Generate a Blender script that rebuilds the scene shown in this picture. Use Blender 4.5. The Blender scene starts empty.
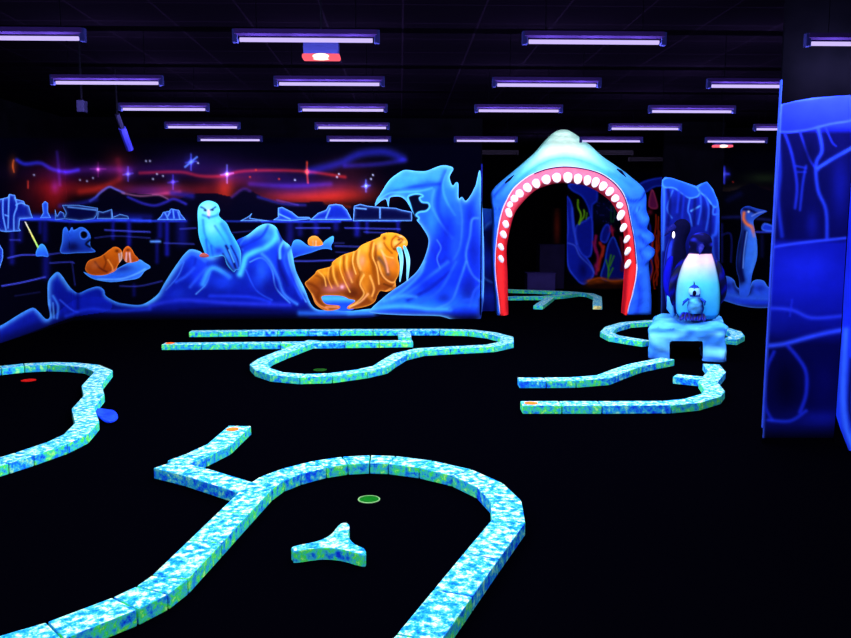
import bpy, math, random
import numpy as np
from mathutils import Vector, noise
from mathutils.geometry import delaunay_2d_cdt

random.seed(7)
sc = bpy.context.scene
COL = sc.collection
R = math.radians

# ------------------------------------------------------------------ camera
W, H, F = 851.0, 638.0, 800.0
CAM_H = 1.70
PITCH = math.atan((H / 2 - 219) / F)
YAW = math.atan((W / 2 - 400) / F * math.cos(PITCH))
cam_d = bpy.data.cameras.new('camera')
cam_d.sensor_fit = 'HORIZONTAL'
cam_d.sensor_width = 36
cam_d.lens = 36 * F / W
cam_d.clip_end = 100
cam = bpy.data.objects.new('camera', cam_d)
COL.objects.link(cam)
cam.location = (0, 0, CAM_H)
cam.rotation_euler = (math.pi / 2 - PITCH, 0, -YAW)
sc.camera = cam
CP, SP, CY, SY = math.cos(PITCH), math.sin(PITCH), math.cos(YAW), math.sin(YAW)


def ray(px, py):
    px = np.asarray(px, float); py = np.asarray(py, float)
    a = (px - W / 2) / F
    b = -(py - H / 2) / F
    y1 = CP + SP * b
    z1 = -SP + CP * b
    return np.stack([CY * a + SY * y1, -SY * a + CY * y1, z1], -1)


O3 = np.array([0, 0, CAM_H])


def at_z(px, py, z):
    r = ray(px, py)
    return O3 + r * ((z - CAM_H) / r[..., 2])[..., None]


def at_y(px, py, Y):
    r = ray(px, py)
    return O3 + r * (Y / r[..., 1])[..., None]


def at_x(px, py, X):
    r = ray(px, py)
    return O3 + r * (X / r[..., 0])[..., None]


# ------------------------------------------------------------------ colour
def lin(c):
    c = np.clip(np.asarray(c, float) / 255.0, 0, 1)
    return np.where(c <= 0.04045, c / 12.92, ((c + 0.055) / 1.055) ** 2.4)


def new_mat(name):
    m = bpy.data.materials.new(name)
    m.use_nodes = True
    nt = m.node_tree
    for n in list(nt.nodes):
        nt.nodes.remove(n)
    out = nt.nodes.new('ShaderNodeOutputMaterial')
    b = nt.nodes.new('ShaderNodeBsdfPrincipled')
    nt.links.new(b.outputs[0], out.inputs[0])
    b.inputs['Roughness'].default_value = 0.85
    b.inputs['Specular IOR Level'].default_value = 0.0
    return m, nt, b


def N(nt, kind, **kw):
    n = nt.nodes.new(kind)
    for k, v in kw.items():
        setattr(n, k, v)
    return n


def noise_node(nt, scale, detail=3.0, rough=0.6, stretch=None):
    g = N(nt, 'ShaderNodeNewGeometry')
    src = g.outputs['Position']
    if stretch:
        mp = N(nt, 'ShaderNodeMapping')
        mp.inputs['Scale'].default_value = stretch
        nt.links.new(src, mp.inputs['Vector'])
        src = mp.outputs[0]
    n = N(nt, 'ShaderNodeTexNoise')
    n.inputs['Scale'].default_value = scale
    n.inputs['Detail'].default_value = detail
    n.inputs['Roughness'].default_value = rough
    nt.links.new(src, n.inputs['Vector'])
    return n.outputs['Fac']


def ramp(nt, fac, stops, interp='LINEAR'):
    r = N(nt, 'ShaderNodeValToRGB')
    cr = r.color_ramp
    cr.interpolation = interp
    while len(cr.elements) < len(stops):
        cr.elements.new(0.5)
    for e, (p, c) in zip(cr.elements, stops):
        e.position = p
        l = lin(c)
        e.color = (l[0], l[1], l[2], 1)
    nt.links.new(fac, r.inputs[0])
    return r.outputs[0]


def mix(nt, fac, a, b, blend='MIX'):
    m = N(nt, 'ShaderNodeMix', data_type='RGBA', blend_type=blend)
    for sock, v in ((m.inputs[0], fac), (m.inputs[6], a), (m.inputs[7], b)):
        if hasattr(v, 'is_output'):
            nt.links.new(v, sock)
        elif isinstance(v, (int, float)):
            sock.default_value = v
        else:
            l = lin(v)
            sock.default_value = (l[0], l[1], l[2], 1)
    return m.outputs[2]


def flat_mat(name, c, c2=None, scale=20, rough=0.85, spec=0.0):
    m, nt, b = new_mat(name)
    if c2 is None:
        c2 = tuple(v * 0.8 for v in c)
    col = ramp(nt, noise_node(nt, scale), [(0.35, c), (0.7, c2)])
    nt.links.new(col, b.inputs['Base Color'])
    b.inputs['Roughness'].default_value = rough
    b.inputs['Specular IOR Level'].default_value = spec
    return m


M = {}


def build_materials():
    # airbrushed paint carried by a colour attribute, with a little spray mottling
    m, nt, b = new_mat('airbrushed_paint')
    at = N(nt, 'ShaderNodeAttribute', attribute_name='paint')
    mott = ramp(nt, noise_node(nt, 9, 3, 0.55), [(0.3, (240, 240, 240)), (0.65, (255, 255, 255))])
    nt.links.new(mix(nt, 1.0, at.outputs['Color'], mott, 'MULTIPLY'), b.inputs['Base Color'])
    M['paint'] = m
    # kerb blocks: dabbed cyan, white, blue and green paint
    m, nt, b = new_mat('dabbed_kerb_paint')
    top = ramp(nt, noise_node(nt, 24, 5, 0.72, (1, 1, 1)),
               [(0.35, (14, 84, 205)), (0.43, (20, 136, 200)), (0.5, (52, 172, 196)), (0.56, (156, 210, 180)),
                (0.65, (222, 226, 176))])
    side = ramp(nt, noise_node(nt, 20, 5, 0.72),
                [(0.32, (14, 50, 215)), (0.41, (20, 130, 220)), (0.49, (60, 205, 190)), (0.56, (50, 230, 70)), (0.66, (165, 248, 140))])
    oi = N(nt, 'ShaderNodeObjectInfo')
    blue = ramp(nt, noise_node(nt, 20, 5, 0.72),
                [(0.34, (8, 40, 225)), (0.46, (16, 90, 235)), (0.54, (20, 175, 225)), (0.64, (150, 235, 190))])
    pick = oi.outputs['Color']
    side2 = mix(nt, pick, side, blue)
    g = N(nt, 'ShaderNodeNewGeometry')
    sep = N(nt, 'ShaderNodeSeparateXYZ')
    nt.links.new(g.outputs['True Normal'], sep.inputs[0])
    gt = N(nt, 'ShaderNodeMath', operation='GREATER_THAN')
    gt.inputs[1].default_value = 0.7
    nt.links.new(sep.outputs[2], gt.inputs[0])
    nt.links.new(mix(nt, gt.outputs[0], side2, top), b.inputs['Base Color'])
    M['kerb'] = m
    # carpet
    m, nt, b = new_mat('black_carpet')
    nt.links.new(ramp(nt, noise_node(nt, 120, 2), [(0.3, (.6, .6, 2.2)), (0.7, (1.2, 1.2, 4.2))]), b.inputs['Base Color'])
    b.inputs['Roughness'].default_value = 1
    M['carpet'] = m
    # ceiling tiles
    m, nt, b = new_mat('dark_ceiling_tiles')
    gg = N(nt, 'ShaderNodeNewGeometry')
    br = N(nt, 'ShaderNodeTexBrick')
    br.offset = 0.0
    br.inputs['Scale'].default_value = 1.0
    br.inputs['Mortar Size'].default_value = 0.008
    br.inputs['Brick Width'].default_value = 0.65
    br.inputs['Row Height'].default_value = 0.6
    for k, c in (('Color1', (1.6, 1.0, 4)), ('Color2', (2, 1.2, 5)), ('Mortar', (5, 3, 12))):
        l = lin(c)
        br.inputs[k].default_value = (l[0], l[1], l[2], 1)
    mp = N(nt, 'ShaderNodeMapping')
    mp.inputs['Location'].default_value = (0.62 + 0.65 * 4, 0.1, 0)
    nt.links.new(gg.outputs['Position'], mp.inputs['Vector'])
    nt.links.new(mp.outputs[0], br.inputs['Vector'])
    nt.links.new(br.outputs['Color'], b.inputs['Base Color'])
    M['ceiling'] = m
    M['black'] = flat_mat('black_wall_paint', (1.4, 1.4, 4), (2.4, 2.2, 6.5), 3)
    M['housing'] = flat_mat('violet_grey_enamel', (22, 13, 52), (19, 11, 46), 5, 0.5)
    M['cap'] = flat_mat('blue_end_cap', (16, 18, 58), (13, 15, 52), 5, 0.5)
    M['dim_housing'] = flat_mat('grey_enamel', (34, 30, 44), (30, 27, 40), 5, 0.5)
    M['tooth'] = flat_mat('white_tooth_paint', (255, 250, 255), (240, 240, 252), 6)
    M['dark'] = flat_mat('dark_blue_paint', (8, 8, 45), (5, 5, 30), 8)
    M['outline'] = flat_mat('dark_outline_paint', (45, 12, 70), (30, 10, 60), 8)
    M['white'] = flat_mat('white_edge_paint', (215, 225, 255), (190, 215, 255), 8)
    M['orange'] = flat_mat('orange_marker_paint', (255, 120, 40), (240, 90, 30), 30)
    M['green'] = flat_mat('green_cup_plastic', (12, 100, 22), (8, 80, 16), 30)
    M['green_rim'] = flat_mat('pale_green_rim', (120, 165, 110), (90, 150, 80), 30)
    M['red'] = flat_mat('red_cup_plastic', (175, 22, 18), (140, 15, 14), 30)
    M['blue'] = flat_mat('bright_blue_plastic', (30, 70, 240), (20, 50, 220), 12)
    M['cabinet'] = flat_mat('dark_violet_board', (42, 36, 92), (36, 30, 82), 3)
    M['cabinet2'] = flat_mat('very_dark_violet_board', (22, 18, 48), (18, 14, 40), 3)
    M['bar'] = flat_mat('blue_lit_bar', (26, 26, 110), (20, 20, 96), 12)
    M['sensor'] = flat_mat('grey_blue_plastic', (11, 10, 32), (9, 8, 26), 12)
    for name, c, s in (('tube_glow', (204, 186, 255), 1.1), ('red_glow', (255, 92, 110), 1.2), ('red_core', (255, 225, 205), 1.8)):
        m, nt, b = new_mat(name)
        l = lin(c)
        b.inputs['Base Color'].default_value = (0, 0, 0, 1)
        b.inputs['Emission Color'].default_value = (l[0], l[1], l[2], 1)
        b.inputs['Emission Strength'].default_value = s
        M[name] = m


build_materials()


# ------------------------------------------------------------------ objects
def world_loc(o):
    v = Vector((0, 0, 0))
    while o is not None:
        v = v + Vector(o.location)
        o = o.parent
    return v


def mesh(name, verts, faces, mat, parent=None, colors=None, smooth=False, bevel=0.0):
    verts = np.asarray(verts, float)
    if parent is not None:
        verts = verts - np.array(world_loc(parent))
    me = bpy.data.meshes.new(name)
    me.from_pydata(verts.tolist(), [], [list(map(int, f)) for f in faces])
    if colors is not None:
        a = me.color_attributes.new('paint', 'FLOAT_COLOR', 'POINT')
        c = np.ones((len(verts), 4), np.float32)
        c[:, :3] = colors
        a.data.foreach_set('color', c.ravel())
    if smooth:
        me.polygons.foreach_set('use_smooth', [True] * len(me.polygons))
    me.materials.append(mat)
    me.update()
    o = bpy.data.objects.new(name, me)
    COL.objects.link(o)
    if parent is not None:
        o.parent = parent
    if bevel:
        b = o.modifiers.new('bevel', 'BEVEL')
        b.width = bevel
        b.segments = 2
        b.limit_method = 'ANGLE'
    return o


def tag(o, label=None, cat=None, group=None, kind=None):
    for k, v in (('label', label), ('category', cat), ('group', group), ('kind', kind)):
        if v:
            o[k] = v
    return o


def thing(name, label, cat, loc, group=None):
    o = bpy.data.objects.new(name, None)
    o.empty_display_size = 0.1
    o.location = tuple(float(v) for v in loc)
    COL.objects.link(o)
    return tag(o, label, cat, group)


def box(x0, x1, y0, y1, z0, z1):
    v = [(x, y, z) for z in (z0, z1) for y in (y0, y1) for x in (x0, x1)]
    f = [(0, 2, 3, 1), (4, 5, 7, 6), (0, 1, 5, 4), (2, 6, 7, 3), (0, 4, 6, 2), (1, 3, 7, 5)]
    return v, f


def struct(name, v, f, mat):
    return tag(mesh(name, v, f, mat), kind='structure')


def loft(rings, closed=True, caps=True):
    n = len(rings[0])
    v = [p for r in rings for p in r]
    f = []
    for i in range(len(rings) - 1):
        for j in range(n if closed else n - 1):
            k = (j + 1) % n
            f.append((i * n + j, i * n + k, (i + 1) * n + k, (i + 1) * n + j))
    if caps and closed:
        f.append(tuple(range(n - 1, -1, -1)))
        f.append(tuple((len(rings) - 1) * n + j for j in range(n)))
    return v, f


def tube(pts, rad, n=10, flat=1.0):
    pts = [np.asarray(p, float) for p in pts]
    if not hasattr(rad, '__len__'):
        rad = [rad] * len(pts)
    rings = []
    for i, p in enumerate(pts):
        d = pts[min(i + 1, len(pts) - 1)] - pts[max(i - 1, 0)]
        d = d / (np.linalg.norm(d) + 1e-9)
        up = np.array([0, 0, 1.0]) if abs(d[2]) < 0.9 else np.array([0, 1.0, 0])
        a = np.cross(d, up); a /= np.linalg.norm(a)
        b = np.cross(d, a)
        rings.append([p + rad[i] * (a * math.cos(t) + flat * b * math.sin(t)) for t in np.linspace(0, 2 * math.pi, n, endpoint=False)])
    return loft(rings)


def ellipsoid(c, rx, ry, rz, nu=16, nv=10):
    c = np.asarray(c, float)
    rings = []
    for i in range(nv + 1):
        t = math.pi * (0.04 + 0.92 * i / nv)
        rings.append([c + np.array([rx * math.sin(t) * math.cos(u), ry * math.sin(t) * math.sin(u), -rz * math.cos(t)])
                      for u in np.linspace(0, 2 * math.pi, nu, endpoint=False)])
    return loft(rings)


def join(*parts):
    v, f = [], []
    for pv, pf in parts:
        o = len(v)
        v += list(pv)
        f += [tuple(i + o for i in q) for q in pf]
    return v, f


# ------------------------------------------------------------------ 2-D paint tools (in the mural's own drawing units)
def catmull(pts, n=6, closed=False):
    p = np.asarray(pts, float)
    m = len(p)
    out = []
    for i in range(m if closed else m - 1):
        if closed:
            a, b, c, d = p[(i - 1) % m], p[i], p[(i + 1) % m], p[(i + 2) % m]
        else:
            a, b, c, d = p[max(i - 1, 0)], p[i], p[i + 1], p[min(i + 2, m - 1)]
        for t in np.linspace(0, 1, n, endpoint=False):
            out.append(0.5 * (2 * b + (c - a) * t + (2 * a - 5 * b + 4 * c - d) * t * t + (3 * b - a - 3 * c + d) * t ** 3))
    if not closed:
        out.append(p[-1])
    return np.array(out)


def resample(p, step, closed=True):
    p = np.asarray(p, float)
    if closed:
        p = np.vstack([p, p[:1]])
    s = np.r_[0, np.cumsum(np.linalg.norm(np.diff(p, axis=0), axis=1))]
    n = max(4, int(round(s[-1] / step)))
    t = np.linspace(0, s[-1], n + 1)
    q = np.stack([np.interp(t, s, p[:, k]) for k in range(p.shape[1])], 1)
    return q[:-1] if closed else q


def dist_poly(P, pts, closed=False):
    pts = np.asarray(pts, float)
    if closed:
        pts = np.vstack([pts, pts[:1]])
    best = np.full(len(P), 1e9)
    for a, b in zip(pts[:-1], pts[1:]):
        d = b - a
        L = d @ d + 1e-12
        t = np.clip(((P - a) @ d) / L, 0, 1)
        q = P - (a + t[:, None] * d)
        best = np.minimum(best, np.einsum('ij,ij->i', q, q))
    return np.sqrt(best)


def inside(P, poly):
    x, y = P[:, 0], P[:, 1]
    r = np.zeros(len(P), bool)
    q = np.asarray(poly, float)
    j = len(q) - 1
    for i in range(len(q)):
        xi, yi = q[i]; xj, yj = q[j]
        c = ((yi > y) != (yj > y)) & (x < (xj - xi) * (y - yi) / (yj - yi + 1e-12) + xi)
        r ^= c
        j = i
    return r


def paint(P, ops, outline=None, base=(0, 0, 0)):
    """Airbrush: returns one colour per point. Ops are applied in order."""
    C = np.tile(np.array(base, float), (len(P), 1))
    for op in ops:
        k = op[0]
        add = k[0] == '+'
        k = k[-1]
        if k == 'g':            # gradient down the wall
            ys = [q[0] for q in op[1]]
            C = np.stack([np.interp(P[:, 1], ys, [q[1][i] for q in op[1]]) for i in range(3)], 1)
            continue
        if k == 's':            # stroke: points, colour, width, strength
            line = catmull(op[1], 5) if len(op[1]) > 2 else np.array(op[1], float)
            w = op[4] * np.exp(-(dist_poly(P, line) / op[3]) ** 2); c = op[2]
        elif k == 'e':          # rim of the outline
            w = op[3] * np.exp(-dist_poly(P, outline, True) / op[2]); c = op[1]
        elif k == 'b':          # soft spot
            w = op[6] * np.exp(-(((P[:, 0] - op[1]) / op[3]) ** 2 + ((P[:, 1] - op[2]) / op[4]) ** 2)); c = op[5]
        elif k == 'f':          # filled shape: outline, colour, strength, rim colour, rim width
            poly = catmull(op[1], 4, True) if (len(op) < 7 or op[6]) else np.array(op[1], float)
            near = (P[:, 0] > poly[:, 0].min() - 8) & (P[:, 0] < poly[:, 0].max() + 8) & (P[:, 1] > poly[:, 1].min() - 8) & (P[:, 1] < poly[:, 1].max() + 8)
            w = np.zeros(len(P)); w[near] = op[3] * inside(P[near], poly); c = op[2]
            C = C * (1 - w[:, None]) + w[:, None] * np.array(c, float)
            if len(op) > 4 and op[4]:
                w = np.zeros(len(P)); w[near] = np.exp(-(dist_poly(P[near], poly, True) / op[5]) ** 2)
                C = C * (1 - w[:, None]) + w[:, None] * np.array(op[4], float)
            continue
        w = w[:, None]
        c = np.array(c, float)
        C = C + w * c if add else C * (1 - w) + w * c
    return lin(C)


def poly_mesh(outline, step):
    b = resample(outline, step)
    lo, hi = b.min(0), b.max(0)
    gx, gy = np.meshgrid(np.arange(lo[0], hi[0], step), np.arange(lo[1], hi[1], step * 0.87))
    gx = gx + (np.arange(gx.shape[0]) % 2)[:, None] * step / 2
    g = np.stack([gx.ravel(), gy.ravel()], 1)
    g = g[inside(g, b)]
    if len(g):
        g = g[dist_poly(g, b, True) > step * 0.5]
    n = len(b)
    v = np.vstack([b, g]) if len(g) else b
    r = delaunay_2d_cdt([Vector((float(q[0]), float(q[1]))) for q in v], [(i, (i + 1) % n) for i in range(n)], [], 1, 1e-4)
    return np.array([(q.x, q.y) for q in r[0]]), r[2]


PLANE = {}


def painted(name, outline, ops, plane, layer, parent, base=(0, 0, 0), step=0.9, smooth_outline=True, label=None):
    ol = catmull(outline, 6, True) if smooth_outline else np.array(outline, float)
    P, faces = poly_mesh(ol, step)
    c = paint(P, ops, ol, base)
    o = mesh(name, PLANE[plane](P[:, 0], P[:, 1], layer * 0.002), faces, M['paint'], parent, c)
    if label:
        o['label'] = label
    return o


def painted_grid(name, x0, x1, y0, y1, ops, plane, layer, parent, step=0.85, base=(0, 0, 0), xs=None):
    xs = np.linspace(x0, x1, int((x1 - x0) / step) + 1)
    ys = np.linspace(y0, y1, int((y1 - y0) / step) + 1)
    gx, gy = np.meshgrid(xs, ys)
    P = np.stack([gx.ravel(), gy.ravel()], 1)
    c = paint(P, ops, None, base)
    n = len(xs)
    f = [(j * n + i, (j + 1) * n + i, (j + 1) * n + i + 1, j * n + i + 1) for j in range(len(ys) - 1) for i in range(n - 1)]
    return mesh(name, PLANE[plane](P[:, 0], P[:, 1], layer * 0.002), f, M['paint'], parent, c)


# ------------------------------------------------------------------ the room
CEIL = 3.36
HANG = 2.962         # top of the hanging tube fittings
YB = 13.6           # back wall with the arctic mural
XL = float(at_y(72, 300, YB)[0])
XE = float(at_y(481, 300, YB)[0])
YP = 14.72           # low panel beside the arch
YC = 13.9           # rock column
YR = 14.8           # right rear wall
YF = 19.2           # reef wall
YS = 5.86            # partition at the right
XS0 = float(at_y(762, 448, YS)[0])
XS1 = float(at_y(834, 448, YS)[0])
XR = 9.2
YEND = 21.0

struct('floor', *box(XL - .15, XR + .1, -2.5, YEND + .1, -.1, 0), M['carpet'])
struct('ceiling', *box(XL - .15, XR + .1, -2.5, YEND + .1, CEIL, CEIL + .1), M['ceiling'])
struct('wall_left', *box(XL - .12, XL, -2.5, YB + .12, 0, CEIL), M['black'])
struct('wall_back', *box(XL, XE, YB, YB + .12, 0, CEIL), M['black'])
struct('wall_front', *box(XL, XR, -2.5, -2.4, 0, CEIL), M['black'])
x_pan = float(at_y(500, 300, YP)[0])
z_pan = float(at_y(490, 200, YP)[2])
struct('wall_beside_arch', *box(XE - .3, x_pan, YP, YP + .1, 0, z_pan), M['black'])
xc0, xc1 = float(at_y(660.5, 250, YC)[0]), float(at_y(720, 250, YC)[0])
struct('wall_column', *box(xc0, xc1, YC, YC + .05, 0, CEIL), M['black'])
struct('wall_right_rear', *box(xc1, XR, YR, YR + .1, 0, CEIL), M['black'])
xf0, xf1 = float(at_y(566, 250, YF)[0]), float(at_y(690, 250, YF)[0])
struct('wall_reef', *box(xf0, xf1, YF, YF + .12, 0, CEIL), M['black'])
struct('wall_rear', *box(XL, XR, YEND, YEND + .1, 0, CEIL), M['black'])
struct('wall_rear_side', *box(xf1 - .1, xf1, YR + .1, YF, 0, CEIL), M['black'])
struct('wall_rear_left', *box(XL - .12, XL, YB + .12, YEND, 0, CEIL), M['black'])
struct('wall_right_far', *box(XR, XR + .1, -2.5, YEND, 0, CEIL), M['black'])
struct('wall_partition', *box(XS0, XS1 + .06, YS, YS + .02, 0, CEIL), M['black'])
struct('wall_right', *box(XS1, XS1 + .06, -2.4, YS, 0, CEIL), M['black'])


def pl_arctic(x, y, off):
    # the mural bends round the corner of the left and back walls
    b = at_y(x, y, YB - off)
    l = at_x(np.minimum(x, 399.0), y, XL + off)
    use = (b[:, 0] < XL + off)[:, None]
    return np.where(use, l, b)


PLANE['arctic'] = pl_arctic
PLANE['panel'] = lambda x, y, off: at_y(x, y, YP - off)
PLANE['column'] = lambda x, y, off: at_y(x, y, YC - off)
PLANE['rear'] = lambda x, y, off: at_y(x, y, YR - off)
PLANE['reef'] = lambda x, y, off: at_y(x, y, YF - off)
PLANE['part'] = lambda x, y, off: at_y(x, y, YS - off)
PLANE['side'] = lambda x, y, off: at_x(x, y, XS1 - off)

# colours
DK = (3, 4, 22); DB = (10, 18, 110); BL = (18, 44, 205); MB = (28, 78, 245); LB = (70, 150, 255); CY_ = (80, 210, 255); PALE = (170, 225, 255)
LINE = (100, 170, 255)

# ------------------------------------------------------------------ arctic mural
mural = thing('mural', 'large painted arctic sea mural with icebergs, white owl and orange walrus across the back wall', 'mural',
              ((XL + XE) / 2, YB - .01, 0))


def sky_ops():
    o = []
    A = o.append
    # red dusk and violet haze
    for b in [(100, 189, 42, 7, (120, 22, 12)), (48, 193, 16, 24, (85, 8, 6)), (60, 186, 28, 9, (70, 8, 12)), (170, 191, 20, 8, (125, 25, 12)),
              (225, 192, 9, 14, (170, 40, 14)), (205, 191, 16, 7, (100, 14, 14)), (320, 198, 40, 6, (165, 32, 8)), (280, 196, 30, 8, (90, 18, 20)),
              (118, 168, 14, 16, (70, 14, 10)), (235, 181, 30, 9, (70, 12, 10)), (150, 191, 30, 6, (60, 26, 120)), (80, 172, 60, 9, (34, 8, 46)),
              (160, 170, 50, 8, (34, 10, 60)), (250, 174, 50, 10, (30, 10, 66)), (300, 187, 40, 9, (26, 14, 84)), (345, 180, 26, 16, (40, 8, 14)),
              (60, 170, 10, 18, (40, 10, 60)), (55, 187, 4, 6, (30, 20, 110)), (340, 192, 34, 8, (120, 22, 6)), (195, 160, 40, 10, (14, 6, 40)),
              (57, 200, 12, 12, (90, 14, 8)), (26, 200, 14, 18, (30, 4, 8))]:
        A(('+b', b[0], b[1], b[2], b[3], b[4], 1.0))
    for pts, c, w, a in [([(17, 160), (25, 164), (40, 163), (52, 169), (66, 172), (78, 170)], (34, 44, 215), 2.4, 1),
                         ([(66, 172), (90, 169), (130, 170)], (40, 14, 70), 4, 1),
                         ([(140, 173), (180, 172), (200, 176), (222, 176), (245, 171), (300, 171), (345, 177)], (135, 22, 12), 2.0, 1),
                         ([(80, 192), (100, 188), (118, 180)], (90, 20, 8), 4, 1),
                         ([(140, 196), (160, 194), (180, 192)], (110, 40, 60), 2, 1),
                         ([(310, 171), (340, 163), (360, 154), (385, 152), (402, 158)], (20, 24, 130), 5, 1),
                         ([(345, 166), (380, 164), (405, 160)], (24, 20, 110), 3, .9),
                         ([(250, 184), (290, 186), (330, 184)], (30, 20, 110), 3, .8)]:
        A(('+s', pts, c, w, a))
    # hills
    ridge = [(-60, 222), (-60, 214), (0, 216), (60, 214), (75, 205), (95, 198), (109, 187), (122, 193), (150, 194.5), (164, 196), (175, 201),
             (190, 194), (215, 193), (232, 197), (243, 188.5), (248, 189), (262, 197), (280, 203), (320, 201.5), (345, 205), (372, 212), (481, 214), (481, 222)]
    A(('f', ridge, (3, 3, 20), 0.95, None, 0, False))
    for pts, c, w, a in [([(90, 201), (96, 197), (101, 192), (109, 187), (115, 189), (124, 193)], (90, 110, 235), 1.1, .8),
                         ([(122, 193), (140, 196), (158, 195), (168, 199)], (150, 90, 130), 1.0, .7),
                         ([(128, 197), (142, 203), (155, 205.5), (166, 202), (174, 199), (186, 204)], (46, 44, 190), 1.4, .7),
                         ([(172, 193), (192, 196)], (30, 26, 130), 3, .7), ([(60, 206), (82, 203), (96, 199)], (36, 40, 170), 2.5, .5),
                         ([(232, 197), (243, 189), (250, 191)], (60, 30, 110), 1.6, .6), ([(258, 197), (284, 204), (305, 205)], (44, 40, 150), 1.6, .5),
                         ([(277, 200), (298, 205)], (90, 60, 170), .9, .5), ([(325, 203), (350, 207)], (90, 22, 10), 1.6, .7),
                         ([(30, 216), (80, 217)], (20, 30, 130), 3, .6), ([(100, 214), (150, 217)], (20, 22, 120), 3, .6)]:
        A(('s', pts, c, w, a))
    # horizon and water
    A(('f', [(-60, 221.5), (481, 221.5), (481, 330), (-60, 370)], (2, 2, 13), 1.0, None, 0, False))
    for pts, w, a in [([(-20, 219), (40, 219), (75, 221.3), (110, 220), (150, 221)], 1.5, .95), ([(150, 221), (186, 221)], 1.1, .8), ([(200, 221), (262, 221.5)], .9, .5),
                      ([(262, 221.5), (340, 221.5)], 1.1, .8), ([(340, 220), (400, 221)], 1.1, .7), ([(70, 218), (140, 220)], 2.5, .5),
                      ([(15, 217.5), (60, 218)], 2.5, .5)]:
        A(('s', pts, (42, 74, 250), w, a))
    for x, y0, y1, w, a in [(12, 222, 262, 3, .55), (20, 224, 240, 3, .5), (45, 222, 240, 3, .5), (40, 222, 232, 2, .5), (113, 222, 238, 2, .7),
                            (129, 222, 244, 2.4, .8), (167, 222, 254, 2.4, .8), (160, 222, 236, 3, .6), (182, 222, 240, 6, .5), (157, 240, 262, 2, .5),
                            (46, 256, 276, 4, .6), (316, 222, 232, 3, .6), (357, 222, 234, 3, .7), (367, 222, 232, 2, .6), (398, 216, 230, 2, .6),
                            (336, 222, 228, 3, .5), (70, 205, 240, 1.5, .25), (290, 222, 240, 4, .5), (300, 224, 234, 3, .4), (134, 285, 295, 2, .4)]:
        A(('s', [(x, y0), (x, y1)], (20, 24, 150), w, a))
    for pts, a in [([(2, 286), (24, 282), (45, 277)], .9), ([(8, 258), (22, 255), (38, 255)], .8), ([(38, 256), (60, 253)], .6), ([(50, 263), (70, 262), (74, 263)], .6),
                   ([(105, 230), (125, 231), (150, 232)], .8), ([(95, 238), (115, 236), (150, 238)], .4), ([(164, 243), (194, 244)], .5), ([(180, 229), (196, 228)], .5),
                   ([(120, 286), (140, 286), (162, 281)], .5), ([(72, 262), (75, 285)], .4), ([(10, 240), (20, 240)], .5), ([(228, 233), (262, 230)], .3),
                   ([(294, 261), (312, 261), (335, 260)], .7), ([(335, 246), (372, 247)], .5), ([(322, 243), (344, 243)], .3), ([(345, 228), (400, 229)], .6),
                   ([(296, 228), (330, 228)], .6), ([(364, 232), (386, 233)], .4), ([(336, 252), (352, 253)], .3), ([(372, 240), (390, 240)], .25), ([(15, 296), (40, 292)], .2)]:
        A(('s', pts, (70, 84, 235), .75, a))
    A(('s', [(151, 241.5), (160, 241.5)], (90, 160, 255), 1.2, .9))
    # stars and flames
    for x, y, c, r in [(128, 174, (90, 110, 255), 7), (191, 162, (80, 110, 255), 8), (227, 174, (120, 150, 255), 9), (173, 182, (70, 60, 220), 7), (366, 186, (80, 130, 255), 6)]:
        A(('+s', [(x, y - r), (x, y + r)], tuple(v * .7 for v in c), .9, 1)); A(('+s', [(x - r * .7, y + r * .1), (x + r * .7, y - r * .1)], tuple(v * .6 for v in c), .9, 1))
        A(('+b', x, y, 2, 2, c, 1)); A(('+b', x, y, 6, 6, (20, 24, 90), 1))
    A(('s', [(185, 167), (197, 157)], (90, 140, 255), .9, .8))
    A(('+b', 98, 169.5, 5, 5, (80, 20, 70), 1)); A(('b', 98, 169.5, 1.6, 1.6, (240, 130, 230), 1)); A(('+s', [(98, 162), (98, 177)], (110, 40, 90), .6, 1)); A(('+s', [(90, 169), (106, 169)], (110, 40, 90), .6, 1))
    A(('+s', [(307, 162), (307, 172), (308, 183)], (210, 60, 20), 1.0, 1)); A(('+b', 307, 172, 2.4, 2.4, (200, 70, 20), 1))
    A(('+s', [(13.6, 160), (12.8, 166), (14, 172)], (190, 90, 20), .8, 1)); A(('+b', 13, 166, 4, 8, (110, 40, 8), 1)); A(('+s', [(28, 181), (28, 188)], (200, 60, 30), .9, 1))
    A(('+s', [(57, 152), (58, 162), (60, 185)], (30, 20, 90), 2, 1)); A(('+s', [(118, 160), (121, 178)], (60, 14, 20), 4, 1))
    for x, y in [(34, 175), (80, 180), (87, 181), (93, 178), (146, 161), (150, 161), (157, 174), (163, 176), (153, 179), (198, 163), (279, 179), (295, 180), (371, 179), (373, 175), (337, 177), (339, 174), (250, 177), (256, 170)]:
        A(('b', x, y, .9, .9, (190, 200, 235) if x not in (279, 250, 256) else (190, 60, 30), .9))
    return o


SKY = [(q[:-2] + (tuple(v * .62 for v in q[-2]), q[-1]) if q[0] == '+b' else (q[0], q[1], tuple(v * .62 for v in q[2]), q[3] * .85, q[4]) if q[0] == '+s' else q) for q in sky_ops()]
painted_grid('painted_sky_and_sea', -70, 481, 138, 345, SKY, 'arctic', 1, mural, step=0.9, base=(1, 1, 8))


def berg(pts, lines=(), fill=(6, 12, 70), name='painted_iceberg', rim=LINE, w=1.0, extra=()):
    ops = [('g', [(min(p[1] for p in pts), fill), (max(p[1] for p in pts), tuple(v * .9 for v in fill))])] + list(extra)
    ops += [('s', l, rim, .8, .85) for l in lines] + [('e', rim, w, 1.0)]
    return painted(name, pts, ops, 'arctic', 2, mural, step=.7, smooth_outline=False)


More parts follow.
